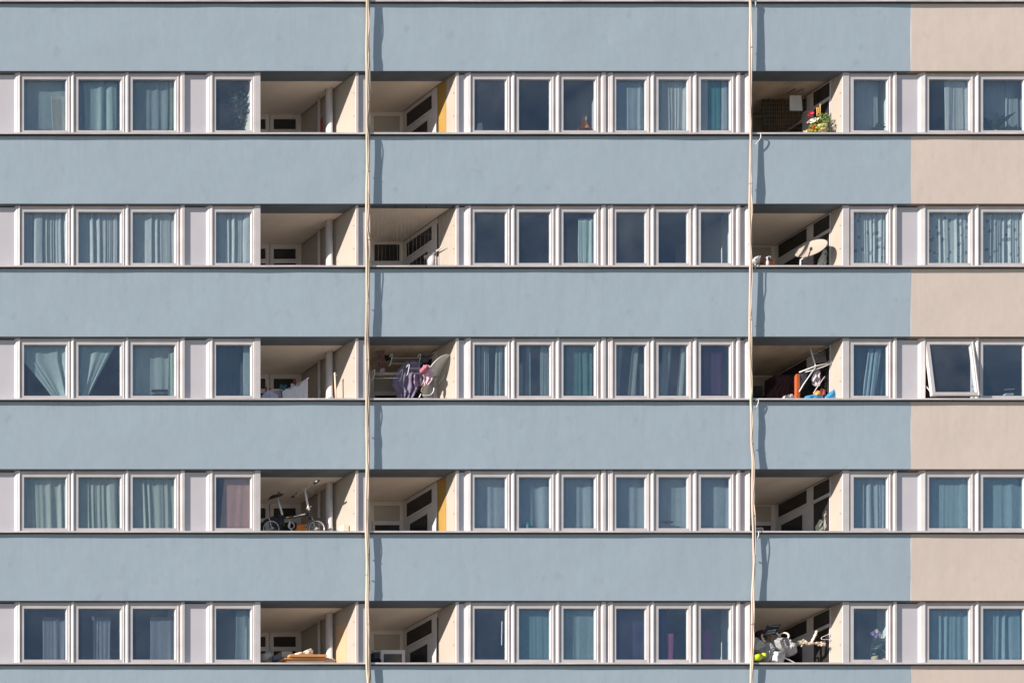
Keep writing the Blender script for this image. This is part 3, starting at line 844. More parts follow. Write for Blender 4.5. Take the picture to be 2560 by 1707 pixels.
# row 2
curtain('curtain', 'bright pleated net curtain across the three left windows of the second row', 2, 52, 447, SH, n=22, amp=0.034, top=-146, seed=21, group=G1, nv=14)
curtain('curtain', 'bright pleated net curtain in the single window by the left balcony, second row', 2, 532, 636, SH, n=8, amp=0.034, top=-146, seed=22, group=G1)
curtain('curtain', 'pale curtain at the right of the third middle window, second row', 2, 1447, 1494, cloth((0.62, 0.78, 0.76), 1.0), n=3, amp=0.012, top=-122, seed=23, group=G2)
curtain('curtain', 'narrow pale curtain edge at the far left of the second row middle windows', 2, 1180, 1190, SHB, n=1, amp=0.006, top=-118, seed=24, group=G2)
curtain('curtain', 'patterned lace curtain in the narrow window beside the dish balcony', 2, 2124, 2226, LACE, n=8, amp=0.030, top=-146, seed=25, group='lace curtains')
curtain('curtain', 'patterned lace curtain across the beige part windows of the second row', 2, 2312, 2700, LACE, n=27, amp=0.030, top=-146, seed=26, group='lace curtains', nv=14)
# row 3
curtain('curtain', 'white drape gathered down to the right, first window of the third row', 3, 56, 174, cloth((0.66, 0.80, 0.79), 0.86), n=3, amp=0.030, seed=31, group='tied back drapes', edge=lambda v: (0.0 if v < 0.36 else 0.68 * ((v - 0.36) / 0.64) ** 0.9, 1.0), nv=20)
curtain('curtain', 'white drape gathered down to the left, second window of the third row', 3, 184, 302, cloth((0.66, 0.80, 0.79), 0.86), n=3, amp=0.030, seed=32, group='tied back drapes', edge=lambda v: (0.02, 0.95 - 0.66 * v), nv=20)
curtain('curtain', 'thin pale curtain in the third window of the third row', 3, 326, 446, cloth((0.60, 0.72, 0.72), 0.92), d=0.2, n=3, amp=0.008, seed=33, group=G2)
curtain('curtain', 'pale green cloth strip coloured as the sunlit right edge of the window with the aerial', 3, 421, 446, cloth((0.55, 0.68, 0.60), 0.95), n=2, amp=0.012, top=-120, seed=34, group=G2)  # pale green colour stands in for the sunlit right side
curtain('curtain', 'grey blue curtain at the right of the single window by the laundry balcony', 3, 610, 640, cloth((0.50, 0.62, 0.64), 0.9), n=2, amp=0.010, seed=35, group=G2)
for q, (a, b, lab) in enumerate(((1190, 1202, 'narrow grey curtain strip at the left edge of the third row middle windows'), (1206, 1222, 'speckled curtain strip left of centre, first middle window of the third row'),
                 (1240, 1262, 'wide speckled curtain strip at the right of the first middle window, third row'), (1315, 1328, 'bright narrow curtain strip in the second middle window, third row'),
                 (1352, 1370, 'grey curtain strip at the right of the second middle window, third row'))):
    curtain('curtain', lab, 3, a, b, cloth((0.42, 0.52, 0.55), 0.85), n=2, amp=0.015, seed=40 + q, group='curtain strips of the third row', lean=-0.01)
curtain('curtain', 'dark teal curtain in the third middle window of the third row', 3, 1412, 1482, cloth((0.10, 0.33, 0.36), 0.95), n=5, amp=0.014, seed=46, group=G2)
for q, (a, b, le, lab) in enumerate(((1540, 1556, -0.06, 'slanting grey curtain strip left of the fourth middle window, third row'), (1582, 1600, -0.10, 'slanting grey curtain strip right of the fourth middle window, third row'),
                 (1660, 1682, -0.12, 'slanting pale curtain strip lit at the foot, fifth middle window of the third row'), (1704, 1724, -0.10, 'slanting dim curtain strip right of the fifth middle window, third row'))):
    curtain('curtain', lab, 3, a, b, cloth((0.48, 0.55, 0.55), 0.75), n=1, amp=0.012, seed=50 + q, group='curtain strips of the third row', lean=le)
curtain('hanging_cloth', 'dark purple cloth with faint pattern in the sixth middle window', 3, 1754, 1808, cloth((0.15, 0.06, 0.18), 1.0), n=2, amp=0.006, seed=55, cat='cloth')
curtain('curtain', 'deep blue curtain in the narrow window beside the tilted one', 3, 2126, 2226, cloth((0.12, 0.27, 0.40), 0.96), d=0.2, n=4, amp=0.010, seed=56, group=G2)
for q, (a, b, lab) in enumerate(((2172, 2186, 'wavy light blue fold on the deep blue curtain, left one'), (2190, 2204, 'wavy light blue fold on the deep blue curtain, right one'))):
    curtain('hanging_cloth', lab, 3, a, b, cloth((0.40, 0.60, 0.72), 1.0), n=1, amp=0.010, top=-128, seed=58 + q, cat='cloth', lean=-0.13, nv=14)
for q, (a, b, lab) in enumerate(((1176, 1392, 'dim grey curtain behind the pale strips of the first two middle windows, third row'), (1530, 1730, 'dim grey curtain behind the slanting strips of the third row'), (534, 612, 'dim grey curtain in the single window by the laundry balcony'))):
    curtain('curtain', lab, 3, a, b, cloth((0.24, 0.29, 0.35), 0.7), d=0.26, n=5, amp=0.010, seed=90 + q, group='dim curtains of the third row')
# row 4
curtain('curtain', 'greenish pleated net curtain across the three left windows of the fourth row', 4, 52, 447, SHG, n=17, amp=0.026, top=-146, seed=61, group=G1, lean=0.03, nv=14)
curtain('curtain', 'reddish brown curtain in the single window above the bicycle balcony', 4, 552, 636, cloth((0.85, 0.44, 0.36), 1.0), n=2, amp=0.010, seed=62, group=G2, edge=lambda v: (0.14 - 0.16 * v, 1))
bpy.data.objects[-1]['label'] if False else None
curtain('curtain', 'smooth blue net curtain behind the first three middle windows, fourth row', 4, 1176, 1496, SHB, d=0.17, n=9, amp=0.016, seed=63, group=G1, lean=0.02)
curtain('curtain', 'smooth blue net curtain behind the last three middle windows, fourth row', 4, 1530, 1842, SHB, d=0.17, n=8, amp=0.014, seed=64, group=G1)
curtain('curtain', 'thin blue curtain with small bows in the narrow window, fourth row', 4, 2126, 2222, SHB, n=5, amp=0.018, seed=65, group=G1)
curtain('curtain', 'blue net curtain in the first window of the beige part, fourth row', 4, 2312, 2436, cloth((0.45, 0.66, 0.74), 0.88), n=4, amp=0.014, seed=66, group=G1)
curtain('curtain', 'blue net curtain parting into two bright folds, fourth row far right', 4, 2446, 2574, cloth((0.45, 0.66, 0.74), 0.88), n=3, amp=0.018, seed=67, group=G1)
# row 5
for q, (a, b, lab) in enumerate(((107, 168, 'dim violet grey curtain at the right of the bottom left window'), (233, 277, 'dim violet grey curtain panel in the second window of the bottom row'),
                 (376, 446, 'dim violet grey curtain in the third window of the bottom row'))):
    curtain('curtain', lab, 5, a, b, cloth((0.44, 0.46, 0.56), 0.7), d=0.2, n=3, amp=0.012, top=-118, seed=70 + q, group='dim curtains of the bottom row')
curtain('curtain', 'faint teal curtain in the single window of the bottom row', 5, 590, 640, cloth((0.38, 0.50, 0.54), 0.6), n=3, amp=0.010, seed=74, group=G2)
curtain('curtain', 'flat teal curtain behind the second middle window, bottom row', 5, 1290, 1384, cloth((0.26, 0.48, 0.56), 1.0), n=4, amp=0.007, seed=75, group=G2)
curtain('curtain', 'flat teal curtain behind the third middle window, bottom row', 5, 1398, 1498, cloth((0.36, 0.54, 0.60), 1.0), n=4, amp=0.007, seed=76, group=G2)
curtain('curtain', 'deep violet blue curtain in the fourth middle window, bottom row', 5, 1530, 1622, cloth((0.10, 0.07, 0.24), 1.0), d=0.2, n=2, amp=0.006, seed=81, group=G2)
curtain('curtain', 'deep violet blue curtain in the fifth middle window, bottom row', 5, 1636, 1668, cloth((0.10, 0.07, 0.22), 1.0), d=0.2, n=1, amp=0.006, seed=82, group=G2)
curtain('curtain', 'deep violet blue curtain beside the magenta strip in the sixth middle window, bottom row', 5, 1742, 1757, cloth((0.10, 0.07, 0.22), 1.0), d=0.2, n=1, amp=0.004, seed=83, group=G2)
curtain('curtain', 'magenta curtain strip in the fifth middle window, bottom row', 5, 1669, 1684, cloth((0.55, 0.08, 0.30), 1.0), n=1, amp=0.006, top=-76, seed=77, group=G2)
curtain('curtain', 'magenta curtain strip in the sixth middle window, bottom row', 5, 1758, 1778, cloth((0.55, 0.08, 0.34), 1.0), n=1, amp=0.006, top=-88, seed=78, group=G2)
curtain('curtain', 'teal blue curtain with two bright pleats, first bottom window of the beige part', 5, 2312, 2436, cloth((0.30, 0.52, 0.62), 0.97), n=6, amp=0.016, seed=79, group=G2)
curtain('curtain', 'teal blue curtain with four bright pleats, bottom right window', 5, 2446, 2574, cloth((0.30, 0.52, 0.62), 0.97), n=7, amp=0.020, seed=80, group=G2)

def leaf_blade(mb, p, q, w_, droop=0.0, n=6):
    """one curved tapering leaf from p to q"""
    p, q = Vector(p), Vector(q); d = (q - p); sd = d.cross(Vector((0.3, 1, 0.2))).normalized()
    i = len(mb.v)
    for k in range(n + 1):
        t_ = k / n
        c = p + d * t_ + Vector((0, 0, -droop * t_ * t_ + droop * 0.9 * t_))
        ww = w_ * math.sin(math.pi * min(0.97, 0.15 + 0.85 * t_)) * 0.5
        mb.v += [c - sd * ww, c + sd * ww]
    for k in range(n):
        a = i + 2 * k; mb.f.append((a, a + 1, a + 3, a + 2))
def leaf_cloud(mb, c, rx, ry, rz, n, size, rn):
    c = Vector(c)
    for _ in range(n):
        a, b, r_ = rn.uniform(0, 6.28), rn.uniform(-1, 1), rn.random() ** 0.4
        s_ = math.sqrt(1 - b * b)
        p = c + Vector((rx * r_ * s_ * math.cos(a), ry * r_ * s_ * math.sin(a), rz * r_ * b))
        d = Vector((rn.uniform(-1, 1), rn.uniform(-1, 1), rn.uniform(-0.4, 1))).normalized() * size * rn.uniform(0.6, 1.3)
        leaf_blade(mb, p, p + d, size * 0.55, 0.0, 3)
rn = random.Random(5)
def pot(t, c, r_=0.06, h=0.10, mat='card'):
    mb = MB(); mb.lathe(c, [(0.0001, 0), (r_ * 0.75, 0), (r_, h), (r_ * 0.9, h), (r_ * 0.85, h - 0.02), (0.0001, h - 0.02)], 14); part('pot', mb, mat, t, smooth=True)
# dark bushy houseplant, top row single window
c = U(583, 356, 0.30); t = thing('houseplant', 'large dark bushy houseplant filling the top row window by the left balcony', 'plant', c)
pot(t, c, 0.10, 0.14)
mb = MB(); mb.tube([c + Vector((0, 0, 0.1)), c + Vector((0.02, 0, 0.55))], 0.012); part('stem', mb, 'leafd', t)
mb = MB(); leaf_cloud(mb, U(592, 268, 0.30), 0.26, 0.14, 0.46, 420, 0.085, rn); fo = part('foliage', mb, 'leafd', t, kind='stuff')
# small plant in the narrow window, top row
c = U(2186, 334, 0.2); t = thing('houseplant', 'small dark potted plant low in the narrow top row window', 'plant', c); pot(t, c, 0.05, 0.04)
for (x, y) in ((2200, 311), (2212, 309), (2217, 316), (2178, 322), (2196, 305), (2208, 322), (2186, 319)):
    mb = MB(); leaf_blade(mb, U(2190, 326, 0.15), U(x, y, 0.15), 0.065, 0.05); part('leaf', mb, 'leafd', t)
# long leaved plants in the top right window
c = U(2486, 334, 0.16); t = thing('houseplant', 'plant with long arching strap leaves in the top right window', 'plant', c); pot(t, c, 0.05, 0.05)
for (x, y, dr) in ((2457, 292, 0.02), (2493, 281, 0.0), (2500, 297, 0.03), (2478, 300, 0.0), (2514, 282, 0.06), (2540, 279, 0.12), (2498, 306, 0.04)):
    mb = MB(); leaf_blade(mb, U(2484, 326, 0.15), U(x, y, 0.15), 0.085, dr, 8); part('leaf', mb, 'leafd', t)
c = U(2530, 334, 0.16); t = thing('houseplant', 'low dark plant right of the strap leaved one, top right window', 'plant', c); pot(t, c, 0.05, 0.04)
for (x, y, dr) in ((2502, 321, 0.09), (2526, 316, 0.08), (2548, 318, 0.05), (2558, 322, 0.03), (2515, 326, 0.04), (2556, 328, 0.02)):
    mb = MB(); leaf_blade(mb, U(2528, 330, 0.15), U(x, y, 0.15), 0.085, dr, 6); part('leaf', mb, 'leafd', t)
# orchid in the bottom narrow window
c = U(2186, 1655, 0.2); t = thing('orchid', 'tall potted orchid with violet flowers in the narrow bottom row window', 'plant', c); pot(t, c, 0.06, 0.12)
mb = MB(); mb.tube(smooth_path([U(2176, 1640, 0.2), U(2178, 1622, 0.2), U(2184, 1598, 0.2), U(2190, 1578, 0.2)]), 0.006); part('stem', mb, 'leafd', t)
for (x, y, m_) in ((2190, 1577, 'petal_w'), (2180, 1583, 'petal_v'), (2197, 1584, 'petal_v'), (2188, 1589, 'petal_v'), (2202, 1590, 'petal_w')):
    mb = MB(); cc = U(x, y, 0.2)
    for a in range(5):
        aa = a * 1.257; leaf_blade(mb, cc, cc + Vector((math.cos(aa), -0.2, math.sin(aa))) * 0.05, 0.04, 0, 3)
    part('flower', mb, m_, t)
mb = MB(); leaf_cloud(mb, U(2190, 1622, 0.2), 0.09, 0.06, 0.20, 60, 0.08, rn); part('foliage', mb, 'leafd', t, kind='stuff')
c = U(2211, 1655, 0.2); t = thing('houseplant', 'small leafy plant right of the orchid, bottom row', 'plant', c); pot(t, c, 0.04, 0.08)
mb = MB(); leaf_cloud(mb, U(2213, 1615, 0.2), 0.05, 0.05, 0.20, 50, 0.07, rn); part('foliage', mb, 'leafd', t, kind='stuff')
# things on window boards
def single(name, mb, mat, label, cat, smooth=False, group=None):
    return tag(part(name, mb, mat, None, smooth), label, cat, group)
mb = MB(); a = U(1192, 334, 0.25)
mb.v = [U(1189, 331, 0.2), U(1207, 331, 0.2), U(1205, 307, 0.2), U(1195, 309, 0.2), U(1189, 331, 0.3), U(1207, 331, 0.3), U(1205, 307, 0.3), U(1195, 309, 0.3)]
mb.f = [(0, 1, 2, 3), (7, 6, 5, 4), (0, 4, 5, 1), (1, 5, 6, 2), (2, 6, 7, 3), (3, 7, 4, 0)]
single('bag', mb, 'lgrey', 'small pale bag at the foot of the first middle window, top row', 'bag')
c = U(1458, 333, 0.35); t = thing('table_lamp', 'orange cone shaded table lamp in the third middle window, top row', 'lamp', c)
mb = MB(); mb.lathe(c, [(0.06, 0), (0.05, 0.015), (0.012, 0.02), (0.012, 0.08)], 14); part('base', mb, 'wood', t, smooth=True)
mb = MB(); mb.lathe(c + Vector((0, 0, 0.05)), [(0.11, 0), (0.015, 0.30)], 18); part('shade', mb, 'orange', t, smooth=True)
c = U(404, 993, 0.22); t = thing('indoor_aerial', 'dark indoor aerial with one slanting rod in the third window, third row', 'aerial', c)
mb = MB(); mb.box(c.x - 0.20, c.x + 0.25, 0.18, 0.28, c.z - 0.04, c.z + 0.05); part('base', mb, 'black', t)
mb = MB(); mb.tube([U(396, 975, 0.22), U(381, 945, 0.22)], 0.005); part('rod', mb, 'black', t)
mb = MB(); mb.box(c.x - 0.22, c.x + 0.28, 0.17, 0.30, c.z + 0.11, c.z + 0.14); part('shelf', mb, 'black', t)
mb = MB(); c = U(1319, 1327, 0.125); mb.lathe(c, [(0.0001, 0), (0.04, 0), (0.04, 0.06), (0.045, 0.12), (0.03, 0.15), (0.028, 0.18), (0.0001, 0.185)], 14)
single('bottle', mb, 'peg', 'dark bottle on the board of the second middle window, fourth row', 'bottle', True)
c = U(1669, 1327, 0.13); t = thing('desk_lamp', 'small dark lamp with a flat head in the fifth middle window, fourth row', 'lamp', c)
mb = MB(); mb.tube([c, c + Vector((0, 0, 0.19))], 0.012); mb.lathe(c, [(0.05, 0), (0.05, 0.012), (0.0001, 0.015)], 12); part('stem', mb, 'black', t, smooth=True)
mb = MB(); mb.box(c.x - 0.10, c.x + 0.10, 0.112, 0.140, c.z + 0.175, c.z + 0.20); part('head', mb, 'black', t)
mb = MB(); mb.tube([U(1255, 1552, 0.14), U(1254, 1612, 0.14)], 0.008); single('blind_wand', mb, 'white', 'thin white wand hanging in the first middle window, bottom row', 'wand')
mb = MB(); c = U(232, 1545, 0.2)
mb.lathe(c, [(0.0001, -0.04), (0.03, -0.025), (0.012, 0.0), (0.03, 0.035), (0.0001, 0.045)], 6); mb.tube([c + Vector((0, 0, 0.04)), c + Vector((0, 0, 0.16))], 0.002); single('hanging_ornament', mb, 'lgrey', 'tiny glass ornament hanging in the second window, bottom row', 'ornament')
mb = MB(); mb.tube(smooth_path([U(2512, 974, 0.16), U(2524, 973, 0.16), U(2536, 973, 0.16)]), 0.007); mb.box(*[v for v in (U(2512, 0, 0.16).x, U(2532, 0, 0.16).x)], 0.14, 0.20, U(0, 988, 0.16).z, U(0, 984, 0.16).z)
single('spectacles_stand', mb, 'lgrey', 'small pale stand on the board of the far right window, third row', 'stand')
mb = MB(); mb.box(UX(1408, 0.2), UX(1478, 0.2), 0.18, 0.24, FZ(1000), FZ(1000 - 20)); single('box', mb, 'grey', 'low grey box in the third middle window, third row', 'box')

# ================================================================== left balconies
Z = Zm(620, 170, 6.918)
t = thing('umbrella', 'rolled dark red umbrella standing between the pipes of the top left balcony', 'umbrella', Z(1272, 1110, 0.8))
mb = MB(); mb.tube([Z(1272, 1240, 0.8), Z(1272, 1100, 0.8), Z(1272, 900, 0.8), Z(1272, 835, 0.8)], [0.012, 0.022, 0.020, 0.004], 8); part('canopy', mb, 'red', t, smooth=True)
mb = MB(); mb.tube([Z(1272, 845, 0.8), Z(1272, 815, 0.8)], 0.004); part('tip', mb, 'chrome', t)
Z2 = Zm(620, 500, 4.2)
mb = MB(); mb.tube(smooth_path([Z2(935, 650, 0.30), Z2(945, 645, 0.30), Z2(952, 660, 0.30), Z2(950, 700, 0.30)]), 0.007); mb.tube([Z2(966, 660, 0.3), Z2(966, 700, 0.3)], 0.007)
single('hook', mb, 'lgrey', 'small bent hooks behind the sill of the left balcony, second row', 'hook')
# laundry of the third row
Z = Zm(620, 830, 6.918)
t = thing('clothes_line', 'thin clothes line across the left balcony of the third row', 'clothes line', Z(700, 900, 0.45))
mb = MB(); mb.tube([Z(225, 1010, 0.45), Z(640, 1000, 0.45), Z(820, 925, 0.45), Z(1050, 790, 0.45)], 0.004); part('line', mb, 'white', t)
def sheet(label, edge_top, bot, d, mat, n, seed, cat='laundry', name='hanging_sheet', amp=0.022, group=None):
    """cloth hung from a polyline of zoom points down to zoom height bot"""
    rn_ = random.Random(seed); ph = rn_.uniform(0, 6)
    def ev(u):
        t_ = u * (len(edge_top) - 1); k = min(int(t_), len(edge_top) - 2); f = t_ - k
        return (edge_top[k][0] * (1 - f) + edge_top[k + 1][0] * f, edge_top[k][1] * (1 - f) + edge_top[k + 1][1] * f)
    def fn(u, v):
        x, y = ev(u)
        yy = y + (bot - y) * v
        xx = x + (20 * math.sin(u * 14 + ph)) * v
        p = Z(xx, yy, d)
        p.y = d + amp * (0.25 + v) * math.sin(u * n * 6.28 + ph + 0.8 * math.sin(v * 2 + u * 5)) * 0.5
        return p
    mb_ = MB(); mb_.grid(fn, n * 10, 12)
    o = part(name, mb_, mat, None, smooth=True); thicken(o, 0.003)
    return tag(o, label, cat, group)
LG = 'white laundry on the left balcony'
sheet('white sheet with a raised corner on the left balcony line', [(590, 1020), (640, 985), (720, 990), (800, 940), (890, 920), (940, 860), (1035, 790)], 1180, 0.46, 'whitecloth', 5, 3, group=LG)
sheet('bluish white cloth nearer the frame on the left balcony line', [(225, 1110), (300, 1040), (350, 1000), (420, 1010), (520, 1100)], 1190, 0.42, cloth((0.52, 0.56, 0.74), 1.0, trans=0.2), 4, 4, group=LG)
sheet('white cloth with shade in its colour, middle of the left balcony line', [(430, 1050), (540, 990), (600, 1000)], 1190, 0.52, cloth((0.40, 0.40, 0.55), 1.0, trans=0.2), 3, 6, group=LG)  # shade on the white cloth put into a darker bluish colour
sheet('small white cloth pegged at the back of the left balcony line', [(740, 890), (805, 885)], 985, 0.60, 'whitecloth', 2, 9, group=LG, amp=0.02)
PEGL = ['second from the left of the dark teal pegs on the line', 'middle one of the dark teal clothes pegs on the line', 'second from the right of the dark teal pegs on the line',
        'rightmost of the dark teal clothes pegs on the line', 'leftmost of the dark teal clothes pegs on the line', 'red peg over the small white cloth, rightmost peg on the line',
        'red peg nearest the window frame on the line', 'red peg between the frame and the teal pegs on the line']
for q, (x, y, m_) in enumerate(((575, 950, 'peg'), (600, 960, 'peg'), (622, 970, 'peg'), (650, 945, 'peg'), (560, 940, 'peg'), (790, 860, 'red'), (315, 990, 'red'), (380, 1000, 'red'))):
    mb = MB(); p = Z(x, y, 0.44); mb.box(p.x - 0.010, p.x + 0.010, p.y - 0.012, p.y + 0.012, p.z - 0.045, p.z + 0.045)
    o = single('clothes_peg', mb, m_, PEGL[q], 'peg', group='clothes pegs on the left balcony line')
t = thing('broom', 'broom with a peach handle leaning by the pipe of the laundry balcony', 'broom', Z(1515, 1160, 0.33))
mb = MB(); mb.tube([Z(1520, 1180, 0.33), Z(1500, 730, 0.33)], 0.014, 8); part('handle', mb, 'coral', t, smooth=True)
mb = MB(); mb.tube([Z(1500, 735, 0.33), Z(1499, 700, 0.33)], [0.020, 0.012], 8); mb.tube([Z(1500, 740, 0.33), Z(1535, 745, 0.33)], 0.010, 6); part('grip', mb, 'coral', t, smooth=True)
# folding bicycle
Z = Zm(620, 1160, 6.918)
dB = 0.42
t = thing('folding_bicycle', 'black folding bicycle with a white saddle top and tall handlebar on the fourth row balcony', 'bicycle', Z(800, 1330, dB))
def wheel(cx, cy, label=None):
    c = Z(cx, cy, dB); R_ = 0.192
    mb = MB(); mb.torus(c, R_, 0.020, (0, 1, 0), 40, 8); w_ = part('wheel', mb, 'rubber', t, smooth=True)
    mb = MB(); mb.torus(c, R_ - 0.030, 0.009, (0, 1, 0), 40, 6); part('rim', mb, 'chrome', w_, smooth=True)
    mb = MB()
    for k in range(20):
        a = k * math.pi / 10
        mb.tube([c + Vector((0.012 * math.cos(a + 0.7), 0.015 * (-1) ** k, 0.012 * math.sin(a + 0.7))), c + Vector((math.cos(a) * (R_ - 0.03), 0, math.sin(a) * (R_ - 0.03)))], 0.0014, 4)
    part('spokes', mb, 'chrome', w_)
    mb = MB(); mb.tube([c + Vector((0, -0.045, 0)), c + Vector((0, 0.045, 0))], 0.018, 10); part('hub', mb, 'chrome', w_)
    # mudguard
    mb = MB(); pts = [c + Vector((math.cos(a) * (R_ + 0.032), 0, math.sin(a) * (R_ + 0.032))) for a in [R(20 + 14 * k) for k in range(12)]]
    mb.tube(pts, 0.011, 6); part('mudguard', mb, 'black', w_, smooth=True)
    return c
cw1 = wheel(400, 1118); cw2 = wheel(1185, 1116)
mb = MB()
mb.tube([Z(600, 925, dB), Z(740, 915, dB), Z(900, 890, dB), Z(1055, 850, dB)], [0.024, 0.027, 0.027, 0.024], 10)
mb.tube([Z(1058, 800, dB), Z(1075, 920, dB)], 0.024, 10)
mb.tube([Z(598, 885, dB), Z(615, 1075, dB)], 0.022, 10)
mb.tube([Z(615, 1060, dB), cw1], 0.011, 8); mb.tube([Z(598, 945, dB), cw1], 0.009, 8)
part('frame', mb, 'black', t, smooth=True)
mb = MB()
for s_ in (-0.05, 0.05):
    mb.tube([Z(1078, 915, dB) + Vector((0, s_ * 0.6, 0)), cw2 + Vector((0, s_, 0))], 0.010, 8)
part('fork', mb, 'black', t, smooth=True)
mb = MB(); mb.tube([Z(597, 890, dB), Z(513, 590, dB)], 0.018, 10); part('seat_post', mb, 'chrome', t, smooth=True)
mb = MB(); a0, a1 = Z(410, 590, dB), Z(610, 545, dB)
def sad(u, v):
    c = a0.lerp(a1, u); wd = 0.075 * (1 - u) ** 0.6 + 0.022
    th = (v - 0.5) * math.pi
    return c + Vector((0, math.sin(th) * wd, math.cos(th) * 0.045 * (1 - 0.4 * u) + 0.01))
mb.grid(sad, 10, 8); sd_ = part('saddle', mb, 'black', t, smooth=True); thicken(sd_, 0.012)
mb = MB(); mb.grid(lambda u, v: sad(0.25 + 0.45 * u, 0.25 + 0.45 * v) + Vector((0, 0, 0.012 + 0.05 * math.sin(math.pi * min(1, u)) )), 8, 5); part('saddle_patch', mb, 'lgrey', sd_, smooth=True)
mb = MB(); mb.tube([Z(1060, 800, dB), Z(1040, 745, dB), Z(1000, 540, dB), Z(985, 445, dB)], [0.021, 0.021, 0.019, 0.018], 10); part('stem', mb, 'chrome', t, smooth=True)
hb0 = Z(985, 440, dB)
mb = MB(); mb.tube(smooth_path([hb0 + Vector((0.0, -0.33, 0.02)), hb0 + Vector((0.01, -0.22, 0.02)), hb0, hb0 + Vector((0.0, 0.20, 0.0)), hb0 + Vector((0.01, 0.33, 0.02))]), 0.016, 8); hb = part('handlebar', mb, 'chrome', t, smooth=True)
for y0, y1 in ((-0.36, -0.24), (0.24, 0.36)):
    mb = MB(); mb.tube([hb0 + Vector((0.012, y0, 0.02)), hb0 + Vector((0.012, y1, 0.018))], 0.023, 8); part('grip', mb, 'black', hb, smooth=True)
    mb = MB(); mb.tube([hb0 + Vector((0.03, y1 if y0 < 0 else y0, 0.0)), hb0 + Vector((0.07, (y0 + y1) / 2, -0.02))], 0.006, 6); part('brake_lever', mb, 'chrome', hb, smooth=True)
mb = MB(); mb.tube([Z(1010, 770, dB), Z(1050, 745, dB), Z(1095, 728, dB)], 0.009, 6); part('folding_latch', mb, 'chrome', t)
mb = MB(); cr = Z(715, 1080, dB); mb.torus(cr + Vector((0, -0.05, 0)), 0.065, 0.006, (0, 1, 0), 24, 6); mb.tube([cr, Z(720, 950, dB)], 0.013, 8); mb.tube([cr, cr + Vector((0.01, -0.08, -0.16))], 0.012, 8)
part('crank', mb, 'chrome', t, smooth=True)
# white lettering-like marks along the frame tube
for (x0, x1, yy) in ((660, 705, 921), (790, 825, 905), (832, 862, 895), (868, 905, 887), (912, 940, 880), (948, 985, 870)):
    mb = MB(); mb.tube([Z(x0, yy, dB - 0.028), Z(x1, yy - 7, dB - 0.028)], 0.0085, 6); part('frame_decal', mb, 'white', t)
mb = MB(); mb.tube([Z(715, 912, dB - 0.028), Z(748, 908, dB - 0.028)], 0.011, 6); part('reflector', mb, 'orred', t)
mb = MB(); mb.tube([Z(360, 920, dB - 0.04), Z(410, 1110, dB - 0.04)], 0.008, 6); part('stand_rod', mb, 'chrome', t)
def crumple(name, label, cat, pts, d, thick, mat, seed, size=0.03, group=None):
    """closed crumpled bag or cloth: an outline in zoom points given thickness and dents"""
    rn_ = random.Random(seed)
    cx = sum(p[0] for p in pts) / len(pts); cy = sum(p[1] for p in pts) / len(pts)
    mb_ = MB(); n = len(pts) * 8; rings = 12
    def ev(u):
        t_ = u * len(pts); k = int(t_) % len(pts); f = t_ - int(t_); a, b = pts[k], pts[(k + 1) % len(pts)]
        return (a[0] * (1 - f) + b[0] * f, a[1] * (1 - f) + b[1] * f)
    def mk(sgn):
        def fn(u, v):
            x, y = ev(u % 1.0)
            x, y = cx + (x - cx) * v, cy + (y - cy) * v
            p = Z(x, y, d)
            bul = math.sqrt(max(0, 1 - v * v)) * thick
            nn = (mnoise.noise(Vector((p.x * 9 + seed, p.z * 9, sgn))) + 0.6 * abs(mnoise.noise(Vector((p.x * 24 + seed, p.z * 24, sgn)))) + 0.25 * mnoise.noise(Vector((p.x * 60, p.z * 60, seed)))) * size * (1 - v ** 6)
            p.y = d + sgn * (bul + nn * 1.5)
            return p
        return fn
    mb_.grid(mk(-1), n, rings); mb_.grid(mk(1), n, rings)
    return tag(part(name, mb_, mat, None, smooth=True), label, cat, group)
crumple('bag', 'crumpled orange bag behind the bicycle frame', 'bag', [(815, 1060), (880, 1050), (930, 1062), (1000, 1040), (1012, 1100), (1000, 1180), (812, 1180)], 0.62, 0.09, 'orange', 2)
crumple('bag', 'small dark red bag left of the orange one, bicycle balcony', 'bag', [(750, 1020), (815, 1030), (820, 1180), (745, 1180)], 0.66, 0.07, 'maroon', 4)
mb = MB(); a, b = Z(1625, 1060, 0.25), Z(1715, 1160, 0.25); mb.box(a.x, b.x, 0.21, 0.33, b.z - 0.1, a.z); mb.tube([Z(1690, 1062, 0.27), Z(1730, 1100, 0.27)], 0.02); single('canister', mb, 'petal_w', 'small cream canister by the sunlit wall of the bicycle balcony', 'canister')
mb = MB(); mb.lathe(Z(480, 1130, 0.7), [(0.0001, 0), (0.10, 0), (0.13, 0.25), (0.12, 0.26), (0.0001, 0.25)], 16); single('bucket', mb, 'black', 'black bucket behind the rear wheel of the bicycle', 'bucket', True)
# boards and cloth of the bottom row
Z = Zm(620, 1490, 6.918)
G = 'orange brown boards on the bottom left balcony'
for q, (x0, y0, x1, y1, lab) in enumerate(((640, 1045, 1285, 1085, 'upper orange brown board of the pile behind the bottom left sill'), (570, 1095, 1280, 1118, 'middle orange brown board of the pile behind the bottom left sill'), (620, 1128, 1285, 1160, 'lowest pale board of the pile behind the bottom left sill'))):
    a, b = Z(x0, y0, 0.35), Z(x1, y1, 0.35); mb = MB(); mb.box(a.x, b.x, 0.22 + q * 0.03, 0.50, b.z, a.z)
    o = single('board', mb, 'wood' if q < 2 else 'card', lab, 'board', group=G); bevel(o, 0.006)
crumple('crumpled_cloth', 'crumpled white cloth lying on the boards', 'cloth', [(690, 1050), (700, 1005), (820, 985), (935, 980), (990, 935), (1090, 895), (1125, 960), (1115, 1030), (900, 1050)], 0.38, 0.06, 'petal_w', 5)
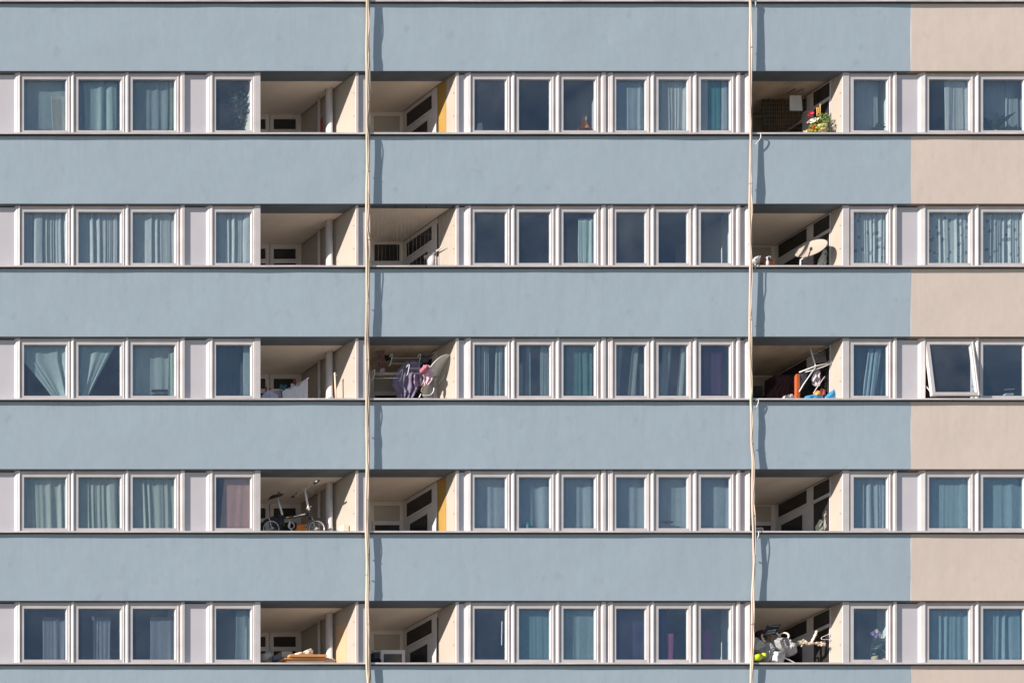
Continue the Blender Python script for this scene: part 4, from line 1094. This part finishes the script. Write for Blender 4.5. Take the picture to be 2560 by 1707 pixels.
crumple('crumpled_cloth', 'dull brown cloth heaped right of the boards', 'cloth', [(1280, 1050), (1350, 1080), (1450, 1075), (1510, 1110), (1480, 1180), (1270, 1180)], 0.38, 0.07, 'card', 6)
crumple('plastic_bag', 'grey white plastic bag in the left corner of the bottom left balcony', 'bag', [(225, 1000), (350, 960), (380, 1050), (330, 1110), (250, 1140)], 0.7, 0.1, 'lgrey', 7)
mb = MB(); a, b = Z(525, 985, 1.1), Z(700, 1180, 1.1); mb.box(a.x, b.x, 1.0, 1.3, b.z, a.z); single('cardboard_box', mb, 'lgrey', 'pale box at the back of the bottom left balcony', 'box')
crumple('folded_cloth', 'blue grey folded cloth left of the boards', 'cloth', [(420, 1030), (560, 1045), (640, 1060), (600, 1160), (425, 1120)], 0.6, 0.06, cloth((0.28, 0.36, 0.50), 1.0), 8)

# ================================================================== middle balconies
# second row: pale post, loop of hose
Z = Zm(620, 500, 4.2)
t = thing('awning_rod', 'white rod and bracket reaching out by the net covered middle balcony', 'rod', Z(1900, 690, 0.6))
mb = MB(); mb.tube([Z(1850, 610, 0.7), Z(1920, 580, 0.62), Z(1990, 530, 0.45), Z(2060, 480, 0.25)], [0.05, 0.045, 0.018, 0.006], 8); part('rod', mb, 'pvc', t, smooth=True)
mb = MB(); mb.tube([Z(1915, 590, 0.62), Z(1915, 720, 0.62)], 0.075, 10); part('post', mb, 'pvc', t, smooth=True)
mb = MB(); mb.tube([Z(1992, 600, 0.5), Z(1996, 720, 0.5)], 0.022, 8); part('side_post', mb, 'pvc', t, smooth=True)
def net(label, zf_, x0, x1, y0, y1, nx, ny, d=0.10, mat='grey'):
    """pigeon net: one mesh of thin crossing threads"""
    mb_ = MB(); a, b = U(x0, y0, d), U(x1, y1, d)
    for k in range(nx + 1):
        x = a.x + (b.x - a.x) * k / nx
        mb_.tube([(x, d, a.z), (x + 0.004 * math.sin(k), d + 0.01 * math.sin(k * 2.1), (a.z + b.z) / 2), (x, d, b.z)], 0.0006, 3, caps=False)
    for k in range(1, ny):
        z = a.z + (b.z - a.z) * k / ny
        mb_.tube([(a.x, d + 0.003, z), (b.x, d + 0.003, z)], 0.0007, 3, caps=False)
    return tag(part('pigeon_net', mb_, mat, None), label, 'net', 'pigeon nets over balconies', )
net('fine grey pigeon net across the middle balcony of the second row', None, 926, 1138, SILL[2] - 157, SILL[2] - 5, 22, 2, 0.10, 'concrete')
t = thing('net_cord', 'thin taut cord with small hooks along the top of the net covered balcony', 'cord', U(1030, 518, 0.08))
mb = MB(); mb.tube([U(926, 516.5, 0.08), U(1030, 518, 0.08), U(1136, 520.5, 0.08)], 0.004, 5); part('cord', mb, 'black', t)
for x in (988, 1066, 1134):
    mb = MB(); mb.tube([U(x, 516, 0.08), U(x, 521, 0.08)], 0.008, 6); part('hook', mb, 'black', t)
# third row: hanging airer, clothes, dish
Z = Zm(900, 830, 8.4)
t = thing('ceiling_airer', 'white wire airer of hooked rods hanging in the third row middle balcony', 'clothes airer', Z(750, 700, 0.35))
def rung(xl, xr, yt, yb, d0, hook=True):
    mb_ = MB()
    for x in (xl, xr):
        mb_.tube(smooth_path([Z(x - 55, yt + 60, d0), Z(x - 20, yt + 5, d0), Z(x + 5, yt + 10, d0), Z(x - 5, yt + 90, d0), Z(x - 35, yb, d0), Z(x - 70, yb + 30, d0)], 4), 0.0062, 6)
    part('hanger_bracket', mb_, 'white', t, smooth=True)
    mb_ = MB(); mb_.tube([Z(xl, yt + 85, d0), Z(xr, yt + 82, d0)], 0.0038, 5); mb_.tube([Z(xl - 28, yb - 20, d0), Z(xr - 28, yb - 22, d0)], 0.0045, 5); part('rod', mb_, 'lgrey', t)
rung(305, 890, 790, 990, 0.22); rung(1030, 1620, 680, 890, 0.22); rung(670, 1265, 465, 680, 0.42)
mb = MB()
for (x0, x1) in ((445, 385), (1035, 965)):
    mb.tube([Z(x0, 120, 0.5), Z(x0 - 15, 290, 0.5), Z(x1 + 10, 400, 0.5)], 0.005, 5)
part('suspension', mb, 'lgrey', t)
mb = MB(); mb.tube([Z(440, 255, 0.5), Z(1025, 240, 0.5)], 0.004, 5); mb.tube([Z(670, 360, 0.5), Z(1000, 345, 0.5)], 0.006, 5); part('rod', mb, 'lgrey', t)
def garment(name, label, pts, d, mat, seed, nfold=4, amp=0.04, cat='garment'):
    """cloth shape: left and right outline given at several heights [(y, xl, xr), ...] in zoom units"""
    rn_ = random.Random(seed); ph = rn_.uniform(0, 6)
    def fn(u, v):
        t_ = v * (len(pts) - 1); k = min(int(t_), len(pts) - 2); f = t_ - k
        y, a, b = [pts[k][q] * (1 - f) + pts[k + 1][q] * f for q in range(3)]
        p = Z(a + (b - a) * u, y, d)
        p.y = d + amp * (0.3 + 0.7 * v) * math.sin(u * nfold * 6.28 + ph + math.sin(v * 3)) + 0.01 * math.sin(v * 17 + u * 9)
        return p
    mb_ = MB(); mb_.grid(fn, nfold * 9, 16)
    o = part(name, mb_, mat, None, smooth=True); thicken(o, 0.004)
    return tag(o, label, cat)
garment('hanging_garment', 'slate purple garment hanging low in the third row middle balcony', [(600, 980, 1260), (700, 880, 1270), (900, 720, 1300), (1120, 660, 1330), (1250, 790, 1200), (1400, 800, 1110)], 0.42, cloth((0.25, 0.21, 0.36), 1.0, trans=0.15), 3, 4)
garment('hanging_garment', 'violet garment part right of the slate purple one', [(880, 1150, 1310), (1000, 1140, 1320), (1120, 1160, 1335), (1140, 1200, 1260)], 0.36, cloth((0.36, 0.24, 0.42), 1.0, trans=0.15), 4, 2)
garment('hanging_garment', 'pale pink cloth with a bright pink top under the airer', [(690, 1330, 1440), (820, 1310, 1500), (900, 1310, 1545), (1000, 1330, 1510), (1130, 1340, 1400)], 0.20, cloth((0.85, 0.55, 0.66), 1.0, trans=0.15), 5, 2, 0.02)
crumple('hanging_garment', 'bright pink bundled cloth on the airer', 'garment', [(1255, 790), (1300, 750), (1350, 695), (1430, 690), (1450, 760), (1400, 850), (1270, 850)], 0.16, 0.05, cloth((0.60, 0.14, 0.26), 1.0, trans=0.1), 3)
garment('hanging_garment', 'brown red garment hanging at the left under the airer', [(340, 430, 510), (500, 375, 510), (640, 370, 500), (720, 390, 495)], 0.55, cloth((0.30, 0.13, 0.13), 1.0, trans=0.1), 6, 2, 0.02)
garment('hanging_garment', 'dark garment behind the brown red one', [(360, 510, 660), (600, 500, 650)], 0.75, cloth((0.05, 0.04, 0.05), 1.0, trans=0.05), 7, 2, 0.02)
garment('hanging_garment', 'small pinkish cloth hanging below the brown red garment', [(760, 430, 520), (850, 410, 525), (905, 395, 440)], 0.5, cloth((0.55, 0.36, 0.42), 1.0, trans=0.1), 8, 1, 0.01)
crumple('hanging_garment', 'dark twisted cloth at the upper right of the airer', 'garment', [(1220, 560), (1300, 490), (1420, 500), (1530, 470), (1520, 510), (1420, 560), (1400, 650), (1290, 640)], 0.5, 0.05, cloth((0.13, 0.12, 0.17), 1.0), 9)
garment('hanging_garment', 'yellow green sleeve hanging under the pink cloth', [(1130, 1320, 1380), (1200, 1280, 1350), (1250, 1275, 1320)], 0.34, cloth((0.62, 0.58, 0.30), 1.0), 10, 1, 0.006)
def dish(name, label, c, n_, D_, mat, back='dishg', depth=0.08):
    n_ = Vector(n_).normalized()
    t_ = thing(name, label, 'satellite dish', c)
    mb_ = MB(); R_ = D_ / 2
    prof = [(0.0001, -depth)] + [(R_ * k / 8, -depth * (1 - (k / 8) ** 2)) for k in range(1, 9)] + [(R_ + 0.006, 0.004), (R_ + 0.006, -0.010)]
    mb_.lathe(c, prof, 48, n_); o = part('reflector', mb_, mat, t_, smooth=True); thicken(o, 0.006)
    return t_, n_
def az(a, e): return (math.cos(R(e)) * math.cos(R(a)), math.cos(R(e)) * math.sin(R(a)), math.sin(R(e)))
c = Z(1640, 950, 0.40)
t, n_ = dish('satellite_dish', 'large grey green satellite dish turned edge on in the airer balcony', c, az(296, -30), 0.84, 'dishg')
mb = MB(); mb.tube([c, c - Vector(n_) * 0.12, Z(1560, 1420, 0.45)], 0.022, 8); part('mast', mb, 'grey', t, smooth=True)
mb = MB(); mb.tube([Z(1650, 1080, 0.3), Z(1750, 960, 0.3), Z(1790, 820, 0.3)], 0.008, 6); part('feed_arm', mb, 'grey', t)
wire('clothes_hanger', 'pale wire hook low in front of the grey green dish', smooth_path([Z(1550, 1170, 0.2), Z(1545, 1230, 0.2), Z(1500, 1300, 0.2), Z(1430, 1325, 0.2), Z(1320, 1330, 0.2)]), 0.008, cat='hook')
wire('clothes_hanger', 'pale wire rod leaning low beside the garments', [Z(1280, 1295, 0.2), Z(1240, 1375, 0.2)], 0.009, cat='hook')
# bottom row middle: chair and box
Z = Zm(900, 1490, 7.468)
t = thing('cabinet', 'small white cabinet with a dark front at the back of the bottom middle balcony', 'cabinet', Z(620, 1240, 0.9))
mb = MB(); a, b = Z(390, 1000, 0.9), Z(840, 1300, 0.9); mb.box(a.x, b.x, 0.9, 1.2, b.z - 0.3, a.z); part('body', mb, 'pvc', t)
mb = MB(); a, b = Z(455, 1075, 0.89), Z(780, 1250, 0.89); mb.box(a.x, b.x, 0.884, 0.898, b.z - 0.1, a.z); part('door_pane', mb, 'dglass', t)
crumple('dark_bag', 'dark navy bag in the left corner of the bottom middle balcony', 'bag', [(200, 1170), (290, 1160), (340, 1190), (390, 1210), (380, 1260), (200, 1260)], 0.3, 0.06, cloth((0.03, 0.03, 0.06), 1.0), 4)
mb = MB(); a, b = Z(265, 1040, 0.7), Z(370, 1240, 0.7); mb.box(a.x, b.x, 0.7, 0.9, b.z, a.z); single('suitcase', mb, 'black', 'upright dark case left of the cabinet, bottom middle balcony', 'case')
Z = Zm(900, 1160, 8.254)

# ================================================================== right balconies
Z = Zm(1860, 170, 8.4)
t = thing('flower_pots', 'bushy flowering plant with red and orange flowers on the top right balcony', 'plant', Z(1560, 1380, 0.25))
t.name = 'flowering_plant'
pot(t, Z(1580, 1440, 0.25), 0.14, 0.2, 'card')
mb = MB(); leaf_cloud(mb, Z(1600, 1200, 0.25), 0.19, 0.14, 0.22, 300, 0.055, rn); part('foliage', mb, 'leaf', t, kind='stuff')
mb = MB(); leaf_cloud(mb, Z(1530, 1310, 0.20), 0.20, 0.10, 0.09, 180, 0.055, rn); part('bright_foliage', mb, 'leafy', t, kind='stuff')
mb = MB()
for (x, y) in ((1400, 970), (1340, 1140), (1650, 1010), (1740, 1000), (1750, 1220)):
    mb.tube([Z(1560, 1250, 0.25), Z(x, y, 0.25)], 0.004, 5)
part('stems', mb, 'leaf', t)
for (x, y, s_, m_) in ((1400, 965, 0.055, 'petal_r'), (1435, 945, 0.045, 'petal_r'), (1370, 985, 0.04, 'petal_r'), (1470, 1280, 0.06, 'petal_o'), (1515, 1260, 0.05, 'petal_o'), (1440, 1300, 0.04, 'petal_o'), (1450, 1110, 0.07, 'petal_w'), (1500, 1090, 0.05, 'petal_w'), (1350, 1140, 0.035, 'coral'), (1280, 1350, 0.04, 'coral')):
    mb = MB(); leaf_cloud(mb, Z(x, y, 0.17), s_ * 0.6, s_ * 0.5, s_ * 0.5, 26, s_ * 0.8, rn); part('flower', mb, m_, t)
for (x0, y0, x1, y1) in ((1545, 1260, 1530, 830), (1570, 1260, 1560, 830), (1590, 1200, 1600, 760)):
    mb = MB(); mb.tube([Z(x0, y0, 0.22), Z(x1, y1, 0.22)], 0.009, 6); part('bamboo_stake', mb, 'stake', t)
mb = MB(); leaf_cloud(mb, Z(1720, 1330, 0.3), 0.07, 0.05, 0.10, 40, 0.05, rn)
o = single('small_plant', mb, 'leaf', 'small leafy plant right of the flowering one on the top right balcony', 'plant')
net('fine brown pigeon net across the flowering top right balcony', None, 1884, 2104, SILL[1] - 150, SILL[1] - 5, 46, 14, 0.62, 'stake')
t = thing('notice_sheet', 'blank pale sheet hanging at the back of the flowering balcony', 'sheet', Z(1090, 900, 0.65))
mb = MB()
mb.v = [Z(960, 580, 0.64), Z(1205, 580, 0.64), Z(1230, 900, 0.64), Z(960, 900, 0.64), Z(960, 580, 0.67), Z(1205, 580, 0.67), Z(1230, 900, 0.67), Z(960, 900, 0.67)]
mb.f = [(0, 1, 2, 3), (7, 6, 5, 4), (0, 4, 5, 1), (1, 5, 6, 2), (2, 6, 7, 3), (3, 7, 4, 0)]
part('sheet', mb, 'lgrey', t)
garment('hanging_garment', 'dark brown cloth hanging at the left of the flowering balcony', [(660, 380, 700), (900, 370, 720), (1200, 390, 700), (1360, 400, 700)], 0.9, 'dark', 12, 3, 0.03)
garment('hanging_garment', 'wide dark cloth behind the pale sheet, flowering balcony', [(560, 720, 1300), (800, 700, 1310), (1050, 700, 1250), (1300, 720, 900)], 0.95, cloth((0.10, 0.08, 0.06), 1.0, trans=0.05), 13, 4, 0.03)
mb = MB(); mb.tube([Z(905, 535, 0.6), Z(1060, 460, 0.6)], 0.010, 6); mb.tube([Z(1060, 460, 0.6), Z(1075, 440, 0.6)], 0.010, 6); mb.tube([Z(1090, 510, 0.6), Z(1250, 450, 0.6)], 0.008, 6)
single('ceiling_rail', mb, 'dark', 'short dark rail under the ceiling of the flowering balcony', 'rail')
# dish balcony
Z = Zm(1860, 500, 6.918)
c = Z(1160, 835, 0.30)
t, n_ = dish('satellite_dish', 'beige satellite dish facing up in the sun on the second row right balcony', c, az(222, 35), 0.49, 'dishw', depth=0.03)
nv_ = Vector(n_)
mb = MB(); mb.tube([c - nv_ * 0.03, c - nv_ * 0.10, Z(975, 1040, 0.32), Z(975, 1170, 0.32)], 0.016, 8); part('mast', mb, 'white', t, smooth=True)
mb = MB(); mb.tube([Z(1105, 1010, 0.10), Z(1140, 900, 0.08), Z(1160, 830, 0.06)], [0.012, 0.010, 0.010], 8); part('feed_arm', mb, 'dark', t, smooth=True)
mb = MB(); mb.lathe(Z(1160, 850, 0.06), [(0.0001, -0.02), (0.022, -0.02), (0.022, 0.035), (0.0001, 0.035)], 10, (0.2, 0.3, 1)); part('receiver', mb, 'dark', t, smooth=True)
crumple('plastic_pot', 'orange red tub behind the sill of the dish balcony', 'tub', [(290, 1070), (380, 1040), (500, 1040), (525, 1070), (500, 1180), (330, 1180)], 0.45, 0.08, 'orred', 12, 0.01)
t = thing('spray_bottle', 'spray bottle with a white trigger head on the dish balcony sill', 'bottle', Z(400, 1130, 0.2))
c = Z(400, 1160, 0.2)
mb = MB(); mb.lathe(c, [(0.0001, 0), (0.035, 0), (0.035, 0.10), (0.015, 0.14), (0.015, 0.16), (0.0001, 0.16)], 12); part('body', mb, 'lgrey', t, smooth=True)
mb = MB(); mb.tube([Z(395, 1040, 0.2), Z(400, 985, 0.2)], 0.013, 8); mb.tube([Z(370, 1000, 0.2), Z(455, 970, 0.2)], 0.012, 8); mb.tube([Z(450, 972, 0.2), Z(462, 1000, 0.2)], 0.008, 6); part('trigger_head', mb, 'white', t, smooth=True)
t = thing('floodlight', 'small grey floodlight clamped to the sill beside the right cable', 'lamp', Z(200, 1150, 0.0))
mb = MB(); mb.lathe(Z(195, 1050, 0.05), [(0.0001, -0.06), (0.06, -0.05), (0.10, 0.05), (0.092, 0.055), (0.0001, 0.04)], 16, (-0.5, -0.3, 0.8)); part('head', mb, 'lgrey', t, smooth=True)
mb = MB(); mb.tube([Z(190, 1100, 0.05), Z(200, 1150, -0.06), Z(190, 1180, -0.06)], 0.010, 6); mb.tube([Z(200, 1150, -0.06), Z(240, 1120, -0.05)], 0.008, 6); part('clamp', mb, 'chrome', t)
curtain_o = None
mb = MB(); a, b = Z(1210, 1170, 0.62), Z(1440, 830, 0.62)
Z_ = Z
garment('hanging_cloth', 'pale green patterned cloth behind the glass of the dish balcony', [(850, 1390, 1440), (1000, 1310, 1440), (1100, 1270, 1440), (1180, 1250, 1440)], 0.40, cloth((0.60, 0.66, 0.60), 0.9, True, trans=0.1), 14, 3, 0.01, 'cloth')
# cupboard and airer balcony (third row)
Z = Zm(1860, 830, 6.918)
t = thing('cupboard', 'orange red edged cupboard hung with dark maroon cloth, third row right balcony', 'cupboard', Z(900, 1160, 0.6))
mb = MB(); a, b = Z(895, 730, 0.42), Z(955, 1200, 0.42); mb.box(a.x, b.x, 0.40, 0.46, b.z, a.z); part('door_edge', mb, 'orred', t)
mb = MB(); a, b = Z(540, 740, 0.9), Z(935, 1200, 0.9); mb.box(a.x, b.x, 0.9, 1.15, b.z, a.z); part('body', mb, 'maroon', t)
garment('hanging_garment', 'maroon cloth hanging in front of the cupboard', [(760, 560, 870), (900, 560, 880), (1050, 420, 880), (1180, 390, 880)], 0.6, 'maroon', 21, 5, 0.03)
garment('hanging_garment', 'black cloth hanging right of the orange red edge', [(700, 960, 1400), (900, 960, 1400), (1180, 960, 1390)], 0.7, 'dark', 22, 5, 0.03)
garment('hanging_garment', 'crumpled pale lilac shirt hanging under the folding airer', [(660, 1240, 1300), (760, 1190, 1320), (870, 1180, 1310), (940, 1240, 1290)], 0.42, cloth((0.62, 0.55, 0.64), 1.0, trans=0.1), 23, 2, 0.03)
garment('hanging_garment', 'grey striped cloth hanging left of the lilac shirt', [(700, 980, 1090), (900, 970, 1040), (980, 970, 1000)], 0.42, cloth((0.25, 0.24, 0.30), 1.0, trans=0.1), 24, 2, 0.02)
garment('hanging_garment', 'dark maroon towel behind the folding airer legs', [(620, 1330, 1400), (780, 1330, 1395), (1000, 1340, 1390)], 0.5, 'maroon', 25, 1, 0.01)
t = thing('folding_airer', 'white folding clothes airer propped in the third row right balcony', 'clothes airer', Z(1250, 700, 0.35))
mb = MB()
mb.tube([Z(1150, 240, 0.5), Z(1150, 290, 0.45), Z(1235, 590, 0.3)], 0.012, 8); mb.tube([Z(1480, 215, 0.5), Z(1510, 330, 0.42), Z(1550, 460, 0.3), Z(1500, 530, 0.3)], 0.012, 8)
mb.tube([Z(1155, 215, 0.5), Z(1330, 180, 0.5), Z(1480, 180, 0.5)], 0.006, 6)
part('side_frame', mb, 'white', t, smooth=True)
mb = MB()
for k in range(7):
    y = 320 + k * 33
    mb.tube([Z(1175 + k * 9, y + 10, 0.45 - 0.02 * k), Z(1400 + k * 4, y - 25, 0.45 - 0.02 * k)], 0.0045, 5)
part('rungs', mb, 'lgrey', t)
mb = MB(); mb.tube([Z(960, 695, 0.3), Z(1230, 590, 0.3), Z(1430, 540, 0.3)], 0.014, 8); mb.tube([Z(1060, 690, 0.3), Z(1230, 650, 0.3), Z(1400, 590, 0.3), Z(1560, 510, 0.3)], 0.010, 8); part('top_rail', mb, 'white', t, smooth=True)
mb = MB(); mb.tube([Z(1235, 610, 0.28), Z(1030, 900, 0.28), Z(955, 1030, 0.28)], 0.011, 8); part('leg', mb, 'white', t, smooth=True)
mb = MB(); mb.tube([Z(1395, 770, 0.34), Z(1280, 930, 0.34), Z(1200, 1060, 0.34)], 0.010, 8); part('leg', mb, 'lgrey', t, smooth=True)
crumple('tarpaulin', 'blue tarpaulin with a raised corner behind the third row sill', 'tarpaulin', [(1390, 1130), (1460, 1060), (1560, 980), (1625, 905), (1660, 1000), (1640, 1190), (1400, 1190)], 0.25, 0.04, 'tarp', 31, 0.02)
crumple('tarpaulin', 'bright blue plastic heap left of the raised tarpaulin', 'tarpaulin', [(1030, 1150), (1060, 1110), (1150, 1090), (1260, 1100), (1360, 1110), (1370, 1190), (1040, 1190)], 0.25, 0.06, 'tarp', 32, 0.03)
crumple('bag', 'orange bag on the bright blue plastic heap', 'bag', [(1215, 1060), (1250, 1020), (1310, 1030), (1335, 1090), (1300, 1120), (1210, 1110)], 0.3, 0.05, 'orange', 33, 0.02)
crumple('bag', 'dark pink bag right of the orange one', 'bag', [(1335, 970), (1390, 1000), (1390, 1120), (1340, 1110)], 0.4, 0.04, cloth((0.50, 0.10, 0.12), 1.0), 34, 0.02)
crumple('plastic_bag', 'crumpled white plastic bag beside the orange red cupboard edge', 'bag', [(650, 1160), (680, 1110), (790, 1070), (860, 1110), (860, 1180), (650, 1190)], 0.3, 0.06, 'lgrey', 35, 0.035)
mb = MB(); a, b = Z(190, 930, 1.0), Z(325, 1100, 1.0); mb.box(a.x, b.x, 1.0, 1.3, b.z - 0.3, a.z); single('dark_case', mb, 'black', 'dark case in the back left corner of the cupboard balcony', 'case')
wire('loose_wire', 'tangled wire ends at the sunlit wall of the cupboard balcony', smooth_path([Z(1560, 510, 0.3), Z(1600, 540, 0.28), Z(1640, 520, 0.26), Z(1610, 480, 0.26), Z(1640, 545, 0.26)]), 0.006, 'dark')
# fourth row right: chair
Z = Zm(1860, 1160, 6.918)
t = thing('garden_chair', 'back rail of a pale tubular chair behind the fourth row right sill', 'chair', Z(260, 1180, 0.4))
mb = MB(); mb.tube(smooth_path([Z(190, 1110, 0.4), Z(240, 1105, 0.4), Z(295, 1102, 0.4), Z(318, 1115, 0.4), Z(322, 1160, 0.4), Z(322, 1400, 0.4)]), 0.013, 8); part('back_frame', mb, 'lgrey', t, smooth=True)
mb = MB(); a, b = Z(215, 1120, 0.42), Z(310, 1180, 0.42); mb.box(a.x, b.x, 0.41, 0.43, b.z - 0.2, a.z); part('back_panel', mb, 'grey', t)
mb = MB(); a, b = Z(150, 1300, 0.42), Z(322, 1330, 0.42); mb.box(a.x, b.x, 0.42, 0.85, b.z, a.z); part('seat', mb, 'grey', t)
def glass_cloth(name, label, pts, d, mat, seed):
    return garment(name, label, pts, d, mat, seed, 2, 0.006, 'cloth')
glass_cloth('hanging_cloth', 'pale green cloth in the sunlit lower corner of the fourth row balcony window', [(960, 1310, 1350), (1060, 1240, 1360), (1160, 1230, 1370), (1190, 1230, 1370)], 0.48, cloth((0.52, 0.60, 0.46), 1.0), 41)
glass_cloth('hanging_cloth', 'narrow white cloth strip right of the pale green one', [(790, 1425, 1442), (880, 1385, 1435), (1140, 1380, 1405)], 0.42, cloth((0.66, 0.66, 0.64), 1.0), 42)
# bottom right balcony
Z = Zm(1860, 1490, 6.918)
t = thing('banner', 'black banner with blurred white lettering leaning on the bottom right balcony', 'banner', Z(470, 660, 0.45))
mb = MB()
q = [(330, 650), (555, 665), (640, 480), (395, 500)]
mb.v = [Z(x, y, 0.45) for x, y in q] + [Z(x, y, 0.48) for x, y in q]
mb.f = [(0, 1, 2, 3), (7, 6, 5, 4), (0, 4, 5, 1), (1, 5, 6, 2), (2, 6, 7, 3), (3, 7, 4, 0)]
part('board', mb, 'black', t)
for (x0, y0, x1, y1, rr_) in ((425, 505, 600, 510, 0.006), (405, 600, 550, 575, 0.010), (385, 635, 535, 622, 0.012), (440, 590, 545, 590, 0.007)):
    mb = MB(); mb.tube([Z(x0, y0, 0.445), Z((x0 + x1) / 2, (y0 + y1) / 2 + 6, 0.445), Z(x1, y1, 0.445)], rr_, 5); part('white_mark', mb, 'lgrey', t)
crumple('dark_bag', 'dark plum bag left of the black banner', 'bag', [(190, 640), (240, 590), (330, 590), (360, 650), (300, 700), (200, 700)], 0.5, 0.08, 'maroon', 51)
c = Z(680, 700, 0.35)
t = thing('ring_lamp', 'round lamp rim glowing white in the sun, bottom right balcony', 'lamp', c)
mb = MB(); mb.torus(c, 0.085, 0.016, (0.5, 0.8, -0.1), 30, 8); part('ring', mb, 'petal_w', t, smooth=True)
mb = MB(); mb.tube([Z(560, 630, 0.34), Z(630, 700, 0.34)], 0.014, 6); part('arm', mb, 'petal_w', t)
c = Z(335, 720, 0.25)
t = thing('fan', 'dark round fan with an orange hub, bottom right balcony', 'fan', c)
mb = MB(); mb.torus(c, 0.075, 0.014, (0.5, -0.8, 0.2), 26, 8); part('guard_ring', mb, 'petal_w', t, smooth=True)
mb = MB(); mb.lathe(c, [(0.0001, -0.01), (0.066, -0.01), (0.066, 0.01), (0.0001, 0.02)], 20, (-0.5, -0.8, 0.2)); part('face', mb, 'dark', t, smooth=True)
mb = MB(); mb.lathe(Z(330, 738, 0.22), [(0.0001, 0.02), (0.024, 0.012), (0.026, -0.01), (0.0001, -0.012)], 14, (-0.5, -0.8, 0.2)); part('hub', mb, 'orange', t, smooth=True)
GB = 'grey covers heaped on the bottom right balcony'
crumple('grey_cover', 'large grey cover heap in the middle of the bottom right balcony', 'cover', [(440, 780), (530, 725), (680, 720), (765, 780), (780, 880), (860, 900), (870, 1010), (760, 1050), (640, 1000), (500, 930)], 0.34, 0.16, 'grey', 52, 0.05, GB)
crumple('grey_cover', 'pale grey cover end hanging to the sill, bottom right balcony', 'cover', [(515, 950), (710, 960), (690, 1050), (665, 1190), (465, 1190), (480, 1050)], 0.26, 0.08, 'lgrey', 53, 0.03, GB)
crumple('grey_cover', 'dull grey cover left of the pale end, bottom right balcony', 'cover', [(180, 820), (300, 790), (430, 800), (500, 930), (470, 1150), (340, 1180), (300, 1080), (190, 950)], 0.36, 0.12, 'grey', 54, 0.05, GB)
crumple('white_cloth', 'crumpled white cloth by the right cable, bottom right balcony', 'cloth', [(165, 700), (240, 720), (300, 800), (330, 900), (200, 930), (165, 900)], 0.3, 0.06, 'lgrey', 55, 0.04)
t = thing('beaker', 'lime yellow beaker lying on the bottom right sill', 'beaker', Z(230, 1090, 0.1))
mb = MB(); mb.lathe(Z(165, 1060, 0.12), [(0.0001, 0), (0.055, 0), (0.075, 0.15), (0.07, 0.15), (0.05, 0.01)], 16, (0.9, 0.2, 0.15)); part('cup', mb, 'lime', t, smooth=True)
mb = MB(); mb.lathe(Z(320, 1020, 0.14), [(0.0001, 0), (0.05, 0.0), (0.045, 0.05), (0.0001, 0.05)], 16, (0.9, 0.2, 0.2)); part('lid', mb, 'lime', t, smooth=True)
# pink flower chain and hanger
def lumpy(pts, r_, seed, n=28):
    rn_ = random.Random(seed); path = smooth_path([Z(x, y, d) for x, y, d in pts], 8)
    mb_ = MB(); mb_.tube(path, [r_ * rn_.uniform(0.6, 1.6) for _ in path], 6); return mb_
t = thing('artificial_branch', 'pale pink artificial blossom branch hanging on the bottom right balcony', 'decoration', Z(1170, 800, 0.3))
part('branch', lumpy([(1255, 595, 0.3), (1240, 650, 0.3), (1205, 720, 0.3), (1165, 800, 0.3)], 0.020, 3), 'petal_w', t, smooth=True)
part('branch', lumpy([(925, 780, 0.3), (1000, 790, 0.3), (1090, 815, 0.3), (1165, 805, 0.3)], 0.020, 4), 'petal_w', t, smooth=True)
part('branch', lumpy([(1110, 820, 0.28), (1250, 810, 0.28), (1340, 810, 0.28), (1400, 850, 0.28)], 0.020, 5), 'coral', t, smooth=True)
mb = MB(); leaf_cloud(mb, Z(1000, 800, 0.3), 0.08, 0.04, 0.05, 26, 0.05, rn); leaf_cloud(mb, Z(1340, 830, 0.28), 0.10, 0.04, 0.05, 30, 0.04, rn); part('blossoms', mb, 'petal_w', t, kind='stuff')
t = thing('clothes_hanger', 'thin white clothes hanger beside the blossom branch', 'hanger', Z(1430, 740, 0.3))
mb = MB(); mb.tube(smooth_path([Z(1480, 640, 0.3), Z(1450, 660, 0.3), Z(1350, 705, 0.3), Z(1338, 730, 0.3), Z(1360, 745, 0.3), Z(1470, 745, 0.3), Z(1560, 745, 0.3), Z(1575, 725, 0.3), Z(1500, 668, 0.3), Z(1455, 660, 0.3)]), 0.006, 6); part('frame', mb, 'white', t, smooth=True)
mb = MB(); mb.tube([Z(700, 1060, 0.2), Z(800, 1105, 0.2), Z(900, 1160, 0.2)], 0.010, 6); single('rod', mb, 'white', 'thin white rod slanting down to the bottom right sill', 'rod')
mb = MB(); mb.tube([Z(400, 365, 0.8), Z(930, 190, 0.45)], 0.007, 6); single('clothes_rod', mb, 'lgrey', 'thin rod under the ceiling of the bottom right balcony', 'rod')
# top edge: things seen behind the top sill
mb = MB(); a, b = U(1066, -16, 0.3), U(1110, 3, 0.3); mb.box(a.x, b.x, 0.25, 0.4, b.z, a.z); single('wooden_crate', mb, 'wood', 'brown crate at the very top edge, middle balcony', 'crate')
mb = MB(); a, b = U(1112, -18, 0.3), U(1138, 3, 0.3); mb.box(a.x, b.x, 0.25, 0.4, b.z, a.z); single('storage_box', mb, 'orange', 'orange box at the very top edge, middle balcony', 'box')
for q, (x0, x1, m_, lab) in enumerate(((1900, 1935, 'wood', 'brown box at the top edge above the flowering balcony'), (1950, 1985, 'card', 'tan box at the top edge above the flowering balcony'), (2062, 2098, 'orred', 'orange red box at the top edge by the narrow window'))):
    mb = MB(); a, b = U(x0, -20, 0.3), U(x1, 3, 0.3); mb.box(a.x, b.x, 0.25, 0.4, b.z, a.z); single('storage_box', mb, m_, lab, 'box')
